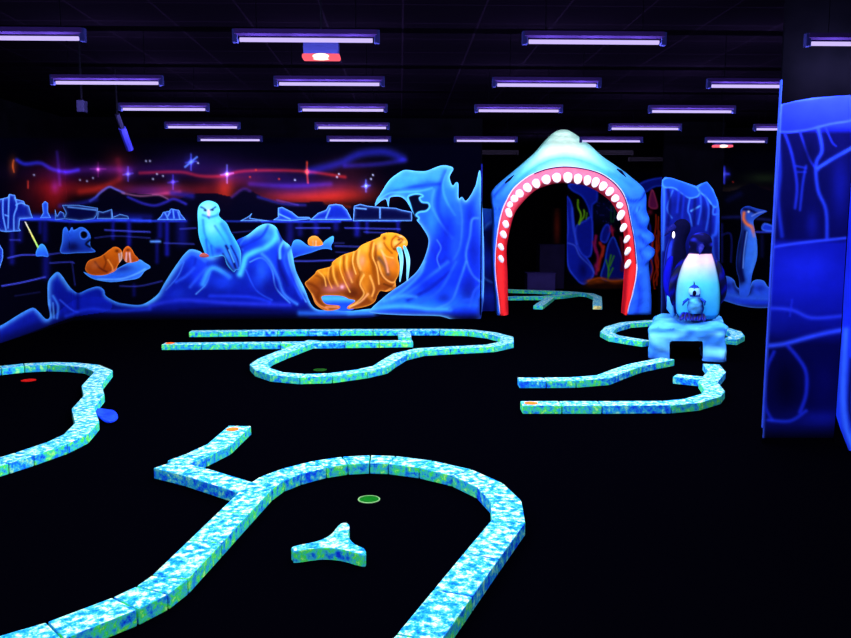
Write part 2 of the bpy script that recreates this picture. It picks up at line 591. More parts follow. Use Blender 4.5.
berg([(-30, 200), (-12, 196), (0, 199), (8, 197), (9, 194), (15, 195), (16, 199), (24, 201), (25, 204), (29, 206), (31, 213), (33, 218), (20, 219), (19, 228), (21, 231), (6, 232), (-8, 230), (-30, 228)],
     [[(9, 195), (8, 228)], [(15, 198), (17, 206), (14, 216), (14, 230)], [(3, 199), (3, 215), (6, 230)], [(16, 205), (21, 203), (28, 205)], [(5, 215), (8, 216)]], (10, 24, 130), w=1.4)
berg([(40, 218), (43, 213), (42, 204), (45, 201), (48, 203), (48, 212), (51, 218)], [], (24, 70, 220))
berg([(55, 220), (55, 209), (57, 216), (60, 211), (64, 213), (65, 219)], [], (8, 20, 110))
berg([(64, 219), (66, 213), (62, 205), (78, 205), (98, 208), (97, 215), (94, 219), (80, 221)], [[(68, 207), (96, 210)]], (5, 8, 60))
berg([(97, 219), (98, 211), (103, 212), (112, 209), (113, 217), (120, 214), (128, 216), (129, 219)], [[(112, 210), (112, 219)]], (5, 8, 60))
berg([(157, 220), (161, 216), (163, 212), (169, 211), (171, 208.5), (179, 210), (181, 214), (186, 220)], [[(165, 213), (168, 219)], [(173, 210), (174, 218)], [(178, 212), (180, 219)], [(170, 212), (168, 216)]], (14, 40, 175))
berg([(240, 221), (249, 216), (252, 213), (250, 218), (270, 221)], [], (4, 6, 40))
berg([(273, 220), (278, 217), (278, 208), (282, 207), (292, 212), (298, 217), (309, 217), (311, 219), (290, 221)], [[(279, 214), (290, 219)]], (14, 46, 190), w=1.2)
berg([(310, 220), (318, 213), (326, 210), (329, 205), (336, 204), (342, 205), (347, 210), (352, 220)], [[(330, 208), (326, 218)]], (12, 34, 160), w=1.2)
berg([(353, 221), (354, 206), (360, 204), (368, 206), (380, 207), (396, 208), (402, 210), (412, 212), (412, 221)], [[(356, 208), (366, 209)], [(380, 208), (380, 218)]], (4, 6, 48))
berg([(-30, 240), (-8, 238), (0, 245), (3, 250), (3, 258), (0, 268), (-30, 280)], [], (14, 40, 170))
# hollow skull-shaped iceberg
painted('painted_iceberg', [(61, 253), (62, 242), (63, 230), (66, 227), (69, 231), (72, 227), (74, 230), (81, 227), (87, 230), (90.5, 236), (90, 244), (92, 248), (95, 252), (78, 253)],
        [('g', [(227, (40, 110, 235)), (253, (14, 34, 140))]), ('b', 73, 247, 6, 5, (6, 8, 60), .8), ('e', (70, 150, 255), 1.3, .9),
         ('f', [(80, 233), (83, 230.5), (87, 232), (88, 236), (85, 239), (81, 238)], (2, 2, 14), 1, (60, 130, 255), .8), ('s', [(90, 240), (86, 244), (90, 247)], DK, 1.2, .9)],
        'arctic', 2, mural, step=.6)
# narwhal
nar = painted('painted_narwhal', [(36, 256), (37, 249), (41, 244), (45, 246), (48, 253), (48, 257), (42, 256)], [('g', [(244, (60, 170, 255)), (257, (24, 70, 225))]), ('e', (90, 190, 255), 1, .6)], 'arctic', 3, mural, step=.6)
painted('painted_horn', [(24.4, 221.5), (26, 222), (39, 247), (37.6, 248.5)], [('g', [(222, (200, 200, 190)), (236, (240, 240, 110)), (248, (150, 240, 110))])], 'arctic', 4, mural, step=.5, smooth_outline=False)

# walrus pair on a floe
painted('painted_ice_floe', [(83.5, 272), (90, 274), (104, 275), (118, 268), (130, 262), (139, 259.5), (144, 262), (150.7, 267.2), (145, 271), (139, 277.8), (127, 280.4), (109.7, 282), (92.4, 278.6)],
        [('g', [(260, (60, 150, 250)), (282, (30, 90, 240))]), ('b', 120, 268, 12, 4, (12, 20, 120), .8), ('s', [(98, 279), (120, 279), (136, 274), (145, 269)], (110, 190, 255), 1, .8), ('e', (90, 180, 255), 1.2, .8)],
        'arctic', 3, mural, step=.7)
OR = (205, 98, 12)
painted('painted_walrus', [(85.5, 267), (89, 260.5), (101, 256), (109.7, 249.5), (115.7, 246.7), (121.5, 250.5), (122.5, 258), (118, 265), (115, 271), (104.5, 275), (92.4, 275), (86.4, 271.7)],
        [('g', [(246, (225, 110, 14)), (276, (150, 56, 10))]), ('s', [(95, 262), (100, 268), (107, 272)], (90, 26, 8), 1.1, .8), ('s', [(108, 260), (112, 266), (113, 271)], (255, 160, 60), 1, .8),
         ('b', 95, 265, 5, 4, (205, 110, 60), .6), ('s', [(104, 256), (106, 262), (104, 268)], (110, 40, 8), 1, .7), ('s', [(110, 273), (117, 268)], (230, 130, 110), 1, .8), ('e', (255, 150, 50), .9, .7),
         ('b', 117, 251, 2, 1.6, (90, 30, 8), .8), ('s', [(119, 254), (120, 262)], (210, 190, 190), .9, .9), ('s', [(121.5, 253), (121.5, 261)], (210, 190, 190), .8, .9)], 'arctic', 5, mural, step=.6)
painted('painted_walrus', [(123.4, 250), (127.8, 246), (132, 249.5), (134.7, 254.5), (139, 260), (132, 262.5), (126, 262), (123, 257)],
        [('g', [(246, (225, 100, 14)), (263, (160, 60, 14))]), ('e', (255, 150, 60), .8, .6), ('b', 128, 250, 2, 1.3, (90, 28, 8), .8), ('s', [(126.5, 253), (126, 262)], (240, 190, 190), 1.0, .95), ('s', [(129.5, 253), (130.5, 262)], (240, 190, 190), 1.0, .95)],
        'arctic', 4, mural, step=.6)
# small walrus on its floe
painted('painted_ice_floe', [(293, 242), (300, 240), (309, 246), (320, 245), (326, 240), (333, 236), (333.5, 241), (331, 246), (332, 250), (329, 249), (322, 249), (310, 253), (299, 256), (290, 258)],
        [('g', [(236, (70, 190, 240)), (246, (34, 96, 235)), (258, (12, 30, 150))]), ('e', (80, 170, 255), 1, .6)], 'arctic', 3, mural, step=.7)
painted('painted_walrus', [(308.5, 244.5), (308, 240), (311, 236.5), (316, 236), (320, 239), (323, 244), (319, 246), (312, 246)], [('g', [(236, (230, 150, 50)), (246, (190, 100, 20))]), ('e', (250, 180, 80), .8, .6),
        ('s', [(313, 241), (313, 246)], (170, 150, 110), .8, .8), ('s', [(316, 241), (316, 246)], (200, 190, 160), .7, .8)], 'arctic', 4, mural, step=.6)

# foreground ice range with the owl's peak
TOP = [(-60, 352), (-30, 340), (0, 326), (18, 315), (29, 309), (34, 308), (39, 312), (46, 319)]
range_top = TOP + [(50, 316), (48, 304), (47.5, 290), (48.5, 281), (53, 275), (58, 272), (63, 277), (70, 287), (78, 293), (88, 289), (98, 286.5), (104, 290), (106, 296), (116.5, 302), (127, 304), (139, 305),
                   (147.6, 302), (158, 294), (164, 284), (171.7, 271.7), (180, 259.7), (185, 253.5), (190.5, 249.3), (199, 251), (206, 255.5), (214, 257), (226, 250), (236.6, 240.5), (247.6, 235), (258.5, 226.5), (267.3, 223.6), (276, 227),
                   (282.7, 239.4), (290, 246), (292.5, 253.7), (296, 271), (304.6, 288.8), (311, 304), (319, 310), (332, 309.5), (350, 311), (373, 309)]
rng = range_top + [(380, 316), (345, 318.5), (300, 318.5), (200, 319), (110, 319), (76, 321), (40, 333), (0, 348), (-60, 372)]
ops = [('g', [(224, (36, 110, 245)), (250, (18, 54, 215)), (270, (11, 32, 165)), (290, (9, 24, 146)), (302, (10, 24, 150)), (309, (8, 16, 110)), (315, (3, 5, 44)), (319, (2, 2, 14)), (360, (2, 2, 12))]),
       ('f', [(-60, 352), (0, 327), (33, 309), (47, 320), (74, 300), (105, 298), (110, 310), (74, 317), (40, 329), (0, 344), (-60, 368)], (16, 34, 190), .75),
       ('s', [(-60, 371), (0, 347), (38, 334), (76, 321)], (2, 2, 14), 7, .9), ('s', [(-60, 360), (0, 339), (38, 325)], (6, 10, 80), 4, .5),
       ('b', 200, 268, 9, 16, (30, 80, 245), .6), ('b', 187, 280, 7, 10, (10, 26, 150), .7), ('b', 176, 294, 10, 6, (30, 70, 240), .5), ('b', 212, 290, 14, 6, (10, 24, 140), .7), ('b', 262, 272, 6, 12, (44, 120, 250), .6), ('b', 258, 282, 10, 8, (24, 70, 235), .5), ('b', 282, 272, 4, 12, (10, 24, 140), .7), ('b', 252, 238, 6, 5, (10, 26, 140), .6), ('b', 268, 236, 6, 6, (50, 150, 255), .7),
       ('s', range_top[2:9], (70, 160, 255), 3.6, .9), ('s', range_top[9:16], (80, 175, 255), 4, .9), ('s', range_top[15:26], (70, 160, 255), 2.6, .85),
       ('s', range_top[24:35], (90, 190, 255), 4, .9), ('s', range_top[36:45], (100, 215, 255), 4.6, .9), ('s', range_top[43:50], (90, 185, 255), 2.6, .9), ('s', range_top[48:], (90, 205, 255), 4.4, .9),
       ('s', [(246, 237), (240, 245), (243, 250)], (60, 140, 250), 1.0, .7), ('s', [(268, 226), (262, 236), (250, 243), (240, 248)], (10, 30, 150), 1.6, .6), ('s', [(250, 262), (262, 258), (272, 270), (276, 288), (290, 303)], (90, 170, 255), .8, .8), ('s', [(246, 270), (256, 290), (272, 300)], (40, 90, 245), .9, .7), ('s', [(288, 252), (290, 264), (297, 284), (306, 302)], (90, 170, 255), .8, .75), ('s', [(184, 262), (178, 276), (166, 290)], (70, 140, 255), .8, .6), ('s', [(196, 258), (192, 270), (180, 284), (170, 292)], (12, 30, 160), 1.4, .6), ('s', [(210, 273), (206, 284), (196, 294)], (90, 170, 255), .8, .7),
       # tall left rock
       ('b', 62, 298, 9, 9, (12, 22, 140), .8), ('s', [(53, 296), (58, 306), (57, 318)], (60, 140, 255), 1.4, .8), ('s', [(49, 300), (51, 318)], (80, 160, 255), 1.0, .8), ('s', [(53, 303), (54, 318)], (90, 170, 255), .9, .7),
       ('s', [(60, 300), (72, 310), (78, 312)], (50, 90, 250), 1, .7), ('s', [(78, 294), (78, 308)], (8, 14, 100), 2, .7), ('b', 90, 298, 10, 6, (14, 30, 170), .8), ('s', [(66, 316), (90, 309), (112, 311), (150, 309)], (30, 60, 235), 2, .6),
       # owl's peak: folds and hollows
       ('b', 228, 262, 12, 14, (7, 10, 74), .95), ('b', 236, 252, 6, 8, (5, 6, 50), .9), ('b', 200, 275, 12, 10, (20, 50, 225), .8), ('b', 252, 247, 10, 8, (16, 44, 190), .7),
       ('s', [(181, 262), (190, 254), (198, 256), (205, 261)], (46, 110, 250), 2, .7), ('s', [(176, 282), (186, 276), (194, 268)], (40, 90, 245), 1.8, .7), ('s', [(190, 287), (199, 276), (206, 268)], (44, 98, 250), 1.8, .6),
       ('s', [(203, 284), (208, 272), (213, 268), (221, 271), (229, 277)], (56, 160, 255), 3, .9), ('b', 224, 282, 12, 8, (24, 64, 230), .8),
       ('s', [(278, 231), (274, 240), (265, 248), (254, 252), (246, 257), (243, 266), (240, 274)], (70, 200, 255), 3.4, .95), ('b', 268, 262, 10, 12, (24, 70, 240), .7),
       ('s', [(262, 254), (270, 262), (278, 278), (284, 294), (297, 304)], (60, 140, 255), 1.8, .75), ('b', 270, 288, 9, 9, (10, 18, 120), .8), ('b', 248, 290, 12, 5, (14, 30, 170), .5),
       ('s', [(279, 230), (282, 244), (279, 254), (280, 268), (288, 285)], (8, 16, 110), 2, .8), ('s', [(283, 242), (280, 249), (280, 258)], (90, 190, 255), 1.6, .9), ('s', [(290, 248), (284, 258), (290, 276), (302, 298)], (34, 84, 245), 1.8, .8),
       ('b', 292, 282, 4, 12, (16, 34, 180), .7),
       ('s', [(150, 306), (180, 300), (230, 303), (290, 305)], (44, 64, 245), 2.4, .55), ('s', [(180, 311), (230, 309), (280, 312)], (8, 8, 70), 2.2, .7), ('s', [(210, 296), (250, 297), (270, 302)], (30, 60, 240), 2, .6), ('b', 170, 295, 10, 8, (14, 30, 170), .6),
       ('s', [(300, 313), (330, 313.5), (372, 313)], (40, 120, 255), 3, .7), ('s', [(310, 318), (372, 317)], (6, 10, 80), 1.6, .8)]
painted('painted_ice_ridge', rng, ops, 'arctic', 6, mural, step=.9)

# owl
owl_o = [(197.7, 211), (200.5, 204), (208, 200.6), (216.7, 203.4), (219.8, 209.7), (219, 216), (226.5, 223), (230.8, 232), (234.4, 238), (240, 249), (241, 258), (239.5, 269), (236, 270), (233.5, 272), (227, 264.7), (223.8, 256.5),
         (217.4, 256.5), (207.6, 257), (203.3, 249), (199, 236.5), (198, 224)]
painted('painted_owl', owl_o,
        [('g', [(200, (80, 215, 235)), (214, (90, 222, 245)), (236, (50, 180, 245)), (256, (40, 120, 240)), (272, (24, 50, 190))]), ('b', 207, 208, 8, 7, (150, 240, 245), .8), ('b', 212, 228, 7, 8, (120, 230, 255), .8),
         ('s', [(219, 214), (226, 223), (231, 233)], (50, 130, 240), 2.4, .7), ('s', [(218, 215), (210, 217), (203, 215)], (30, 120, 210), 1.3, .7), ('s', [(203, 220), (205, 235), (212, 246), (222, 252)], (24, 110, 230), 1.4, .6),
         ('s', [(222, 224), (230, 238), (236, 252)], (30, 100, 235), 2.2, .7), ('s', [(215, 226), (224, 240), (230, 252)], (40, 130, 245), 1.2, .7),
         ('s', [(226, 246), (232, 258), (236, 269)], (6, 10, 70), 1.5, .9), ('s', [(223, 254), (228, 263), (233, 271)], (6, 10, 70), 1.4, .9), ('s', [(231, 246), (237, 258), (239, 266)], (10, 20, 110), 1.2, .8), ('s', [(229, 250), (234, 262)], (90, 190, 255), .9, .8),
         ('b', 219, 251, 5, 4, (30, 50, 190), .8), ('s', [(206, 240), (208, 255)], (20, 80, 220), 1.2, .7), ('s', [(211, 246), (213, 256)], (20, 80, 220), 1.2, .7), ('e', (90, 225, 255), 1.3, .6),
         ('s', [(201, 207), (204, 208.5), (206, 210.5)], (14, 60, 130), .9, .85), ('s', [(215.5, 207), (213, 208.7), (210.5, 210)], (14, 60, 130), .9, .85), ('b', 205, 210.3, 1.3, 1, (4, 20, 60), .9), ('b', 212.5, 210, 1.3, 1, (4, 20, 60), .9),
         ('s', [(208.6, 211), (208.8, 215)], (235, 190, 215), 1.6, 1), ('s', [(208, 217), (209, 218)], (40, 60, 160), 1, .7)],
        'arctic', 8, mural, step=.6)
painted('painted_claw', [(200, 254.5), (203, 253), (207, 254), (209, 256.5), (204, 257.5), (199.5, 256.5)], [('g', [(253, (210, 110, 90)), (258, (130, 60, 80))])], 'arctic', 9, mural, step=.6)

painted('painted_ice_patch', [(318, 297), (326, 294.5), (340, 294.5), (352, 299), (360, 302), (352, 310), (338, 310.5), (322, 306)], [('g', [(294, (40, 130, 240)), (299, (70, 180, 255)), (304, (24, 70, 220)), (310, (30, 90, 240))])], 'arctic', 7, mural, step=.7)
# walrus
wal = [(305, 284), (308, 280), (314.7, 274), (318, 270), (330.4, 266.5), (333, 261.5), (342.7, 255), (356, 250.5), (361, 245.5), (372, 240.4), (379.7, 237), (382.5, 233.8), (392, 232.6), (402, 235.5), (407, 240.4), (407.3, 245), (404, 248.5),
       (399.5, 252), (397.5, 258), (399.6, 266), (398.6, 275), (395.5, 281), (395.4, 288), (387, 291.6), (380.5, 291), (377.5, 295), (374, 302.5), (364, 307), (349, 309), (347.6, 306.6), (355, 301), (349, 299), (341, 296), (325, 295.6), (321.5, 298),
       (326, 304), (339, 305.6), (338.5, 309), (326, 310.6), (316, 304.5), (311.4, 294)]
painted('painted_walrus', wal,
        [('g', [(232, (240, 160, 34)), (252, (224, 140, 18)), (270, (200, 110, 12)), (286, (140, 66, 16)), (298, (112, 44, 10)), (310, (130, 56, 12))]), ('b', 325, 283, 6, 8, (90, 40, 20), .6), ('b', 352, 268, 3, 12, (120, 56, 10), .7), ('b', 337, 274, 3, 8, (130, 62, 12), .6), ('b', 374, 268, 3, 14, (110, 50, 10), .75), ('b', 390, 278, 8, 4, (140, 66, 14), .7), ('b', 392, 288, 8, 3, (120, 50, 10), .6), ('b', 340, 262, 6, 5, (245, 178, 40), .8), ('b', 325, 273, 5, 4, (235, 160, 30), .8), ('b', 366, 248, 6, 5, (248, 176, 50), .8), ('b', 366, 284, 5, 12, (215, 130, 24), .7), ('b', 388, 252, 6, 7, (215, 126, 20), .5),
         ('s', [(331, 267), (331, 276), (335, 287), (342, 294)], (130, 62, 8), 1.4, .8), ('s', [(344, 256), (344, 268), (349, 281), (355, 291)], (130, 62, 8), 1.4, .8), ('s', [(357, 251), (356, 262), (360, 272)], (130, 66, 8), 1.6, .8),
         ('s', [(333, 266), (334, 276), (338, 286)], (250, 190, 70), 1.3, .7), ('s', [(347, 256), (347, 268), (352, 282)], (250, 195, 80), 1.2, .7), ('s', [(359, 250), (358, 262), (363, 274)], (250, 200, 90), 1.5, .7), ('s', [(315, 275), (322, 279), (322, 287)], (120, 56, 10), 1.3, .7),
         ('b', 332, 289, 9, 4, (190, 110, 120), .75), ('b', 345, 286, 6, 4, (205, 110, 110), .6), ('b', 362, 261, 4, 7, (235, 150, 110), .8), ('b', 342, 287, 2, 2, (250, 190, 210), .8), ('b', 350, 275, 5, 6, (190, 100, 90), .6),
         ('s', [(372, 242), (370, 256), (375, 270), (376, 284)], (140, 68, 8), 1.8, .8), ('s', [(376, 246), (376, 262), (382, 276), (392, 281), (398, 277)], (120, 54, 8), 1.6, .85), ('s', [(379, 258), (385, 266), (388, 274)], (90, 60, 50), 2.6, .8), ('s', [(382, 252), (386, 262), (388, 272)], (235, 160, 120), 1.2, .9),
         ('s', [(378, 262), (383, 276), (392, 282.5), (398, 279)], (250, 180, 90), 1.0, .8), ('b', 392, 263, 5, 7, (200, 110, 60), .6), ('b', 380, 246, 4, 5, (248, 180, 110), .8),
         ('s', [(362, 272), (358, 282), (362, 294), (352, 304)], (120, 50, 8), 2, .8), ('s', [(367, 262), (361, 278), (366, 292), (372, 300)], (235, 150, 40), 2, .5), ('s', [(349, 307), (360, 302), (368, 294)], (250, 180, 110), 1.2, .8), ('s', [(372, 296), (374, 288), (370, 276)], (250, 180, 80), 1.2, .8),
         ('s', [(307, 283), (313, 285), (319, 290), (318, 297), (324, 304)], (110, 44, 8), 1.8, .8), ('s', [(312, 294), (318, 304), (328, 309)], (230, 140, 70), 1, .8), ('s', [(326, 307), (338, 307)], (235, 150, 110), 1.1, .8), ('b', 353, 293, 7, 5, (80, 30, 10), .8),
         ('s', [(318, 271), (324, 277), (326, 286)], (255, 190, 80), .7, .8), ('s', [(329, 268), (328, 278), (332, 288)], (250, 170, 60), .7, .7), ('s', [(341, 257), (340, 268), (344, 280), (350, 292)], (255, 190, 80), .7, .8), ('s', [(354, 252), (352.6, 262), (356, 274)], (255, 200, 100), .7, .8), ('s', [(374, 243), (372.6, 256), (377, 268), (379, 284)], (255, 190, 90), .8, .8), ('s', [(381, 250), (386, 256), (393, 258)], (255, 190, 90), .8, .7), ('s', [(386, 291), (394, 286), (397, 280)], (240, 160, 70), .8, .7), ('s', [(384, 284), (392, 287)], (80, 34, 8), 1.2, .7), ('s', [(364, 275), (360, 284), (364, 294), (356, 303), (350, 307)], (255, 190, 90), .8, .8), ('e', (255, 180, 60), 1.0, .65), ('b', 396, 243, 4, 3, (255, 190, 110), .7), ('s', [(396, 236), (392, 240), (392, 247), (398, 252)], (150, 70, 10), 1.1, .8), ('s', [(398, 237), (403, 240), (400, 243), (395, 247)], (120, 54, 10), 1.0, .8),
         ('b', 384.5, 238, 1.8, 2, (110, 50, 10), .9), ('s', [(384, 243), (387, 248), (392, 253)], (140, 70, 8), 1.2, .7), ('b', 401, 236.5, 2, 1, (255, 200, 190), .7), ('b', 399, 239.8, 1.5, .9, (60, 20, 30), .9), ('b', 404, 242, 2, 2, (245, 190, 130), .7), ('s', [(394, 249), (402, 249)], (90, 34, 8), 1.1, .8)],
        'arctic', 8, mural, step=.65)
painted('painted_tusk', [(396.6, 248), (400.8, 247.6), (403.2, 256), (403, 266), (400.6, 281), (399.4, 280), (400, 266), (399, 256)], [('g', [(247, (70, 170, 220)), (262, (130, 235, 255)), (281, (60, 170, 220))]), ('e', (180, 250, 255), .7, .7)], 'arctic', 9, mural, step=.5)
painted('painted_tusk', [(403, 246.5), (406, 247), (409.5, 256), (410, 264), (408, 279.5), (406.6, 279), (406.6, 265), (405.5, 256)], [('g', [(247, (70, 170, 220)), (262, (130, 235, 255)), (281, (60, 170, 220))]), ('e', (180, 250, 255), .7, .7)], 'arctic', 9, mural, step=.5)

# ice arch shaped like a beast's head
ia = [(375, 206), (377, 199), (381, 193), (389, 180.6), (397, 174), (405, 170), (415.6, 171), (426, 171), (434, 168), (442, 165.4), (449, 166), (453.4, 168.8), (449.6, 177), (452.5, 185.5), (456, 182.5), (458.4, 184), (458.6, 198), (462, 197), (466, 200.8),
      (471.5, 194), (475.5, 186), (481, 178.5), (481, 318), (440, 316), (400, 315), (372, 313), (371, 309), (380, 300.5), (391.6, 291), (407.6, 280), (418, 270), (425, 256.5), (428.6, 240), (422, 227), (417, 220.6), (413, 213), (407, 202), (401, 197),
      (394, 196.6), (389.6, 198.4), (388.4, 207), (386, 199.4), (381, 201)]
ops = [('g', [(165, (40, 120, 248)), (185, (34, 110, 245)), (215, (24, 80, 240)), (250, (14, 46, 205)), (285, (16, 52, 220)), (305, (30, 110, 255)), (312, (14, 40, 190)), (318, (3, 4, 40))]),
       ('b', 415, 178, 22, 5, (60, 160, 255), .6), ('b', 440, 176, 8, 7, (60, 150, 255), .5), ('s', [(384, 198), (398, 190), (420, 186), (440, 184)], (12, 34, 160), 2, .7), ('s', [(378, 200), (390, 193), (404, 192), (420, 191), (432, 188)], (70, 170, 255), 1.2, .7),
       ('s', [(446, 172), (440, 188), (438, 210), (446, 232)], (10, 30, 150), 3, .6), ('s', [(449, 168), (443, 184), (446, 200), (455, 215)], (60, 150, 255), 1.4, .6), ('s', [(434, 190), (432, 206), (440, 222), (452, 238)], (60, 140, 255), 1.6, .6),
       ('b', 470, 215, 9, 22, (10, 24, 130), .7), ('b', 458, 215, 6, 18, (30, 90, 245), .6), ('s', [(459, 198), (462, 220), (460, 246), (452, 262)], (50, 110, 255), 1.4, .6), ('s', [(478, 218), (472, 220), (470, 236), (466, 256), (472, 274), (481, 282)], (60, 130, 255), 1.4, .75),
       ('s', [(430, 245), (440, 262), (446, 258), (452, 262)], (14, 34, 160), 3, .7), ('b', 440, 246, 9, 10, (14, 36, 175), .7), ('s', [(437, 240), (441, 248), (437, 258), (440, 268)], (70, 130, 255), .8, .7),
       ('s', [(424, 262), (420, 274), (406, 288), (392, 298)], (60, 160, 255), 2, .6), ('s', [(448, 262), (430, 276), (412, 290), (388, 303)], (44, 110, 250), 2, .65), ('s', [(450, 272), (430, 288), (408, 300)], (10, 24, 140), 2.4, .7), ('s', [(456, 262), (440, 290), (420, 303)], (34, 90, 245), 1.6, .7),
       ('s', [(466, 262), (460, 280), (452, 300), (438, 308)], (60, 140, 255), 1.4, .7), ('b', 468, 290, 9, 16, (10, 20, 120), .75), ('s', [(481, 284), (474, 292), (470, 306)], (40, 90, 240), 1.4, .6), ('b', 444, 298, 9, 6, (12, 28, 150), .7),
       ('s', [(372, 309), (400, 306), (430, 309), (450, 309)], (60, 170, 255), 2.6, .85), ('s', [(450, 309), (466, 300), (478, 304)], (30, 80, 240), 2, .6), ('s', [(384, 301), (400, 296), (416, 297)], (60, 160, 255), 2.2, .6),
       ('b', 400, 186, 10, 6, (50, 150, 255), .6), ('b', 428, 184, 8, 5, (20, 70, 225), .6), ('b', 432, 222, 6, 14, (40, 130, 255), .6), ('b', 448, 232, 8, 20, (10, 28, 150), .7), ('b', 455, 250, 6, 14, (30, 84, 240), .6), ('b', 474, 250, 6, 20, (10, 24, 130), .6), ('b', 478, 205, 4, 14, (34, 90, 245), .6), ('b', 426, 284, 10, 8, (12, 34, 170), .6), ('e', (110, 205, 255), 1.9, .8), ('s', [(481, 300), (481, 318)], (10, 20, 110), 3, .8),
       ('f', [(408, 197), (413, 194.4), (419, 194), (423, 196), (419.6, 198), (422, 202), (428, 203), (429.6, 207), (426, 211), (419.6, 212), (416, 215), (419, 218), (415.6, 220.6), (412.6, 213), (410, 204)], (3, 5, 26), 1, (84, 190, 255), .9)]
painted('painted_ice_arch', ia, ops, 'arctic', 7, mural, step=.8)
# bright vertical corner strip at the end of the back wall
ev, ef = box(XE - .02, XE + .006, YB - .014, YB + .12, 0.06, float(at_y(481, 164, YB)[2]))
trim = tag(mesh('trim_1', ev, ef, flat_mat('blue_corner_paint', (18, 28, 120), (12, 18, 90), 2)), kind='structure')

# ------------------------------------------------------------------ panel beside the arch
pm = thing('mural', 'narrow blue rock painting between the back wall edge and shark arch', 'mural', (float(at_y(489, 300, YP)[0]), YP - .005, 0))
painted('painted_rock', [(474, 209), (481, 208), (490, 209), (499, 205), (499, 312), (474, 314)],
        [('g', [(205, (40, 110, 240)), (222, (24, 70, 225)), (232, (8, 16, 90)), (262, (20, 44, 200)), (280, (10, 20, 110)), (296, (22, 50, 215)), (312, (12, 24, 130))]),
         ('s', [(481, 232), (488, 224), (494, 221)], (60, 130, 255), 1.6, .7), ('s', [(482, 276), (489, 281), (495, 283)], (60, 120, 255), 1.4, .7), ('s', [(483, 240), (483, 300)], (50, 100, 250), 1.6, .7), ('b', 490, 240, 4, 10, (4, 6, 40), .8)],
        'panel', 1, pm, smooth_outline=False)

# ------------------------------------------------------------------ column painting
cm = thing('mural', 'painted blue cracked ice cliff on the column behind the penguins', 'mural', (float(at_y(690, 300, YC)[0]), YC - .005, 0))
painted('painted_ice_cliff', [(662, 180), (665, 177), (672, 178), (684, 182), (696, 186), (700, 184), (707, 181.6), (713, 189), (718, 201), (719.4, 210), (719.4, 300), (719.6, 316.5), (661, 316.5), (661, 200)],
        [('g', [(176, (26, 66, 225)), (200, (16, 36, 165)), (240, (12, 22, 130)), (304, (5, 8, 60)), (314, (1, 1, 8))]), ('f', [(663, 180), (672, 178), (696, 187), (700, 190), (698, 196), (690, 198), (684, 195), (674, 188), (664, 187)], (26, 84, 240), .9, (70, 150, 255), .8),
         ('f', [(698, 187), (707, 182), (714, 192), (718, 204), (714, 207), (707, 198), (700, 192)], (24, 76, 240), .9, (70, 150, 255), .8),
         ('s', [(664, 187), (664, 215), (663, 250)], (60, 130, 255), 1.4, .8), ('s', [(673, 190), (667, 208), (672, 218)], (60, 130, 255), .8, .8), ('b', 680, 205, 8, 14, (6, 10, 70), .75), ('s', [(679, 192), (677, 212)], (22, 50, 200), 1.6, .7), ('s', [(684, 196), (682, 218)], (20, 44, 190), 1.5, .7),
         ('s', [(690, 198), (688, 210), (690, 216), (692, 226)], (60, 130, 255), .8, .8), ('s', [(691, 211), (700, 206)], (90, 180, 255), 1, .8), ('s', [(700, 192), (701, 208), (698, 224)], (44, 100, 245), 1, .8), ('s', [(705, 195), (709, 210), (706, 230)], (44, 100, 245), 1.1, .8), ('b', 704, 214, 3, 12, (6, 12, 80), .7),
         ('s', [(714, 206), (713, 214), (718, 214)], (60, 130, 255), 1, .8), ('s', [(718, 206), (716, 232), (712, 238), (714, 260), (719, 280)], (40, 96, 245), 2, .8), ('e', (50, 120, 255), 1.2, .6), ('b', 690, 270, 30, 36, (4, 6, 50), .8), ('s', [(668, 190), (670, 205), (668, 225)], (6, 10, 70), 2, .7), ('s', [(695, 200), (694, 225)], (6, 10, 70), 2, .7), ('s', [(711, 206), (710, 235)], (6, 10, 70), 1.6, .7)],
        'column', 1, cm, smooth_outline=False)

# ------------------------------------------------------------------ right rear mural
rm = thing('mural', 'dark painted arctic night with orange-throated penguin, on the wall left of the right partition', 'mural', (float(at_y(750, 300, YR)[0]), YR - .005, 0))
painted_grid('painted_night', 712, 840, 150, 315,
             [('+b', 735, 190, 22, 5, (16, 20, 10), 1), ('+b', 765, 178, 18, 5, (16, 26, 8), 1), ('+b', 750, 194, 40, 6, (26, 8, 14), 1), ('+s', [(724, 167), (724, 183)], (50, 60, 210), 1.2, 1), ('+s', [(719, 174), (729, 174)], (40, 50, 180), 1.2, 1), ('+b', 724, 174, 5, 5, (30, 30, 130), 1),
              ('b', 733, 182, .9, .9, (150, 40, 30), .9), ('f', [(712, 196), (735, 190), (752, 183), (762, 188), (780, 191), (840, 188), (840, 218), (712, 218)], (3, 3, 14), 1), ('s', [(728, 200), (740, 194)], (10, 14, 60), 3, .6), ('s', [(716, 218), (740, 217), (770, 220)], (20, 26, 90), 1.6, .8), ('s', [(756, 232), (776, 232)], (50, 70, 235), 1, .8),
              ('s', [(722, 235), (731, 235), (731, 262)], (26, 34, 130), .9, .7), ('s', [(722, 224), (722, 262)], (20, 26, 110), 1.2, .7), ('s', [(762, 236), (762, 256)], (10, 14, 60), 2, .7), ('f', [(763, 230), (764, 224), (770, 225), (776, 228), (776, 231)], (24, 60, 220), 1, (60, 110, 255), .8)],
             'rear', 1, rm, base=(1, 1, 8), step=1.0)
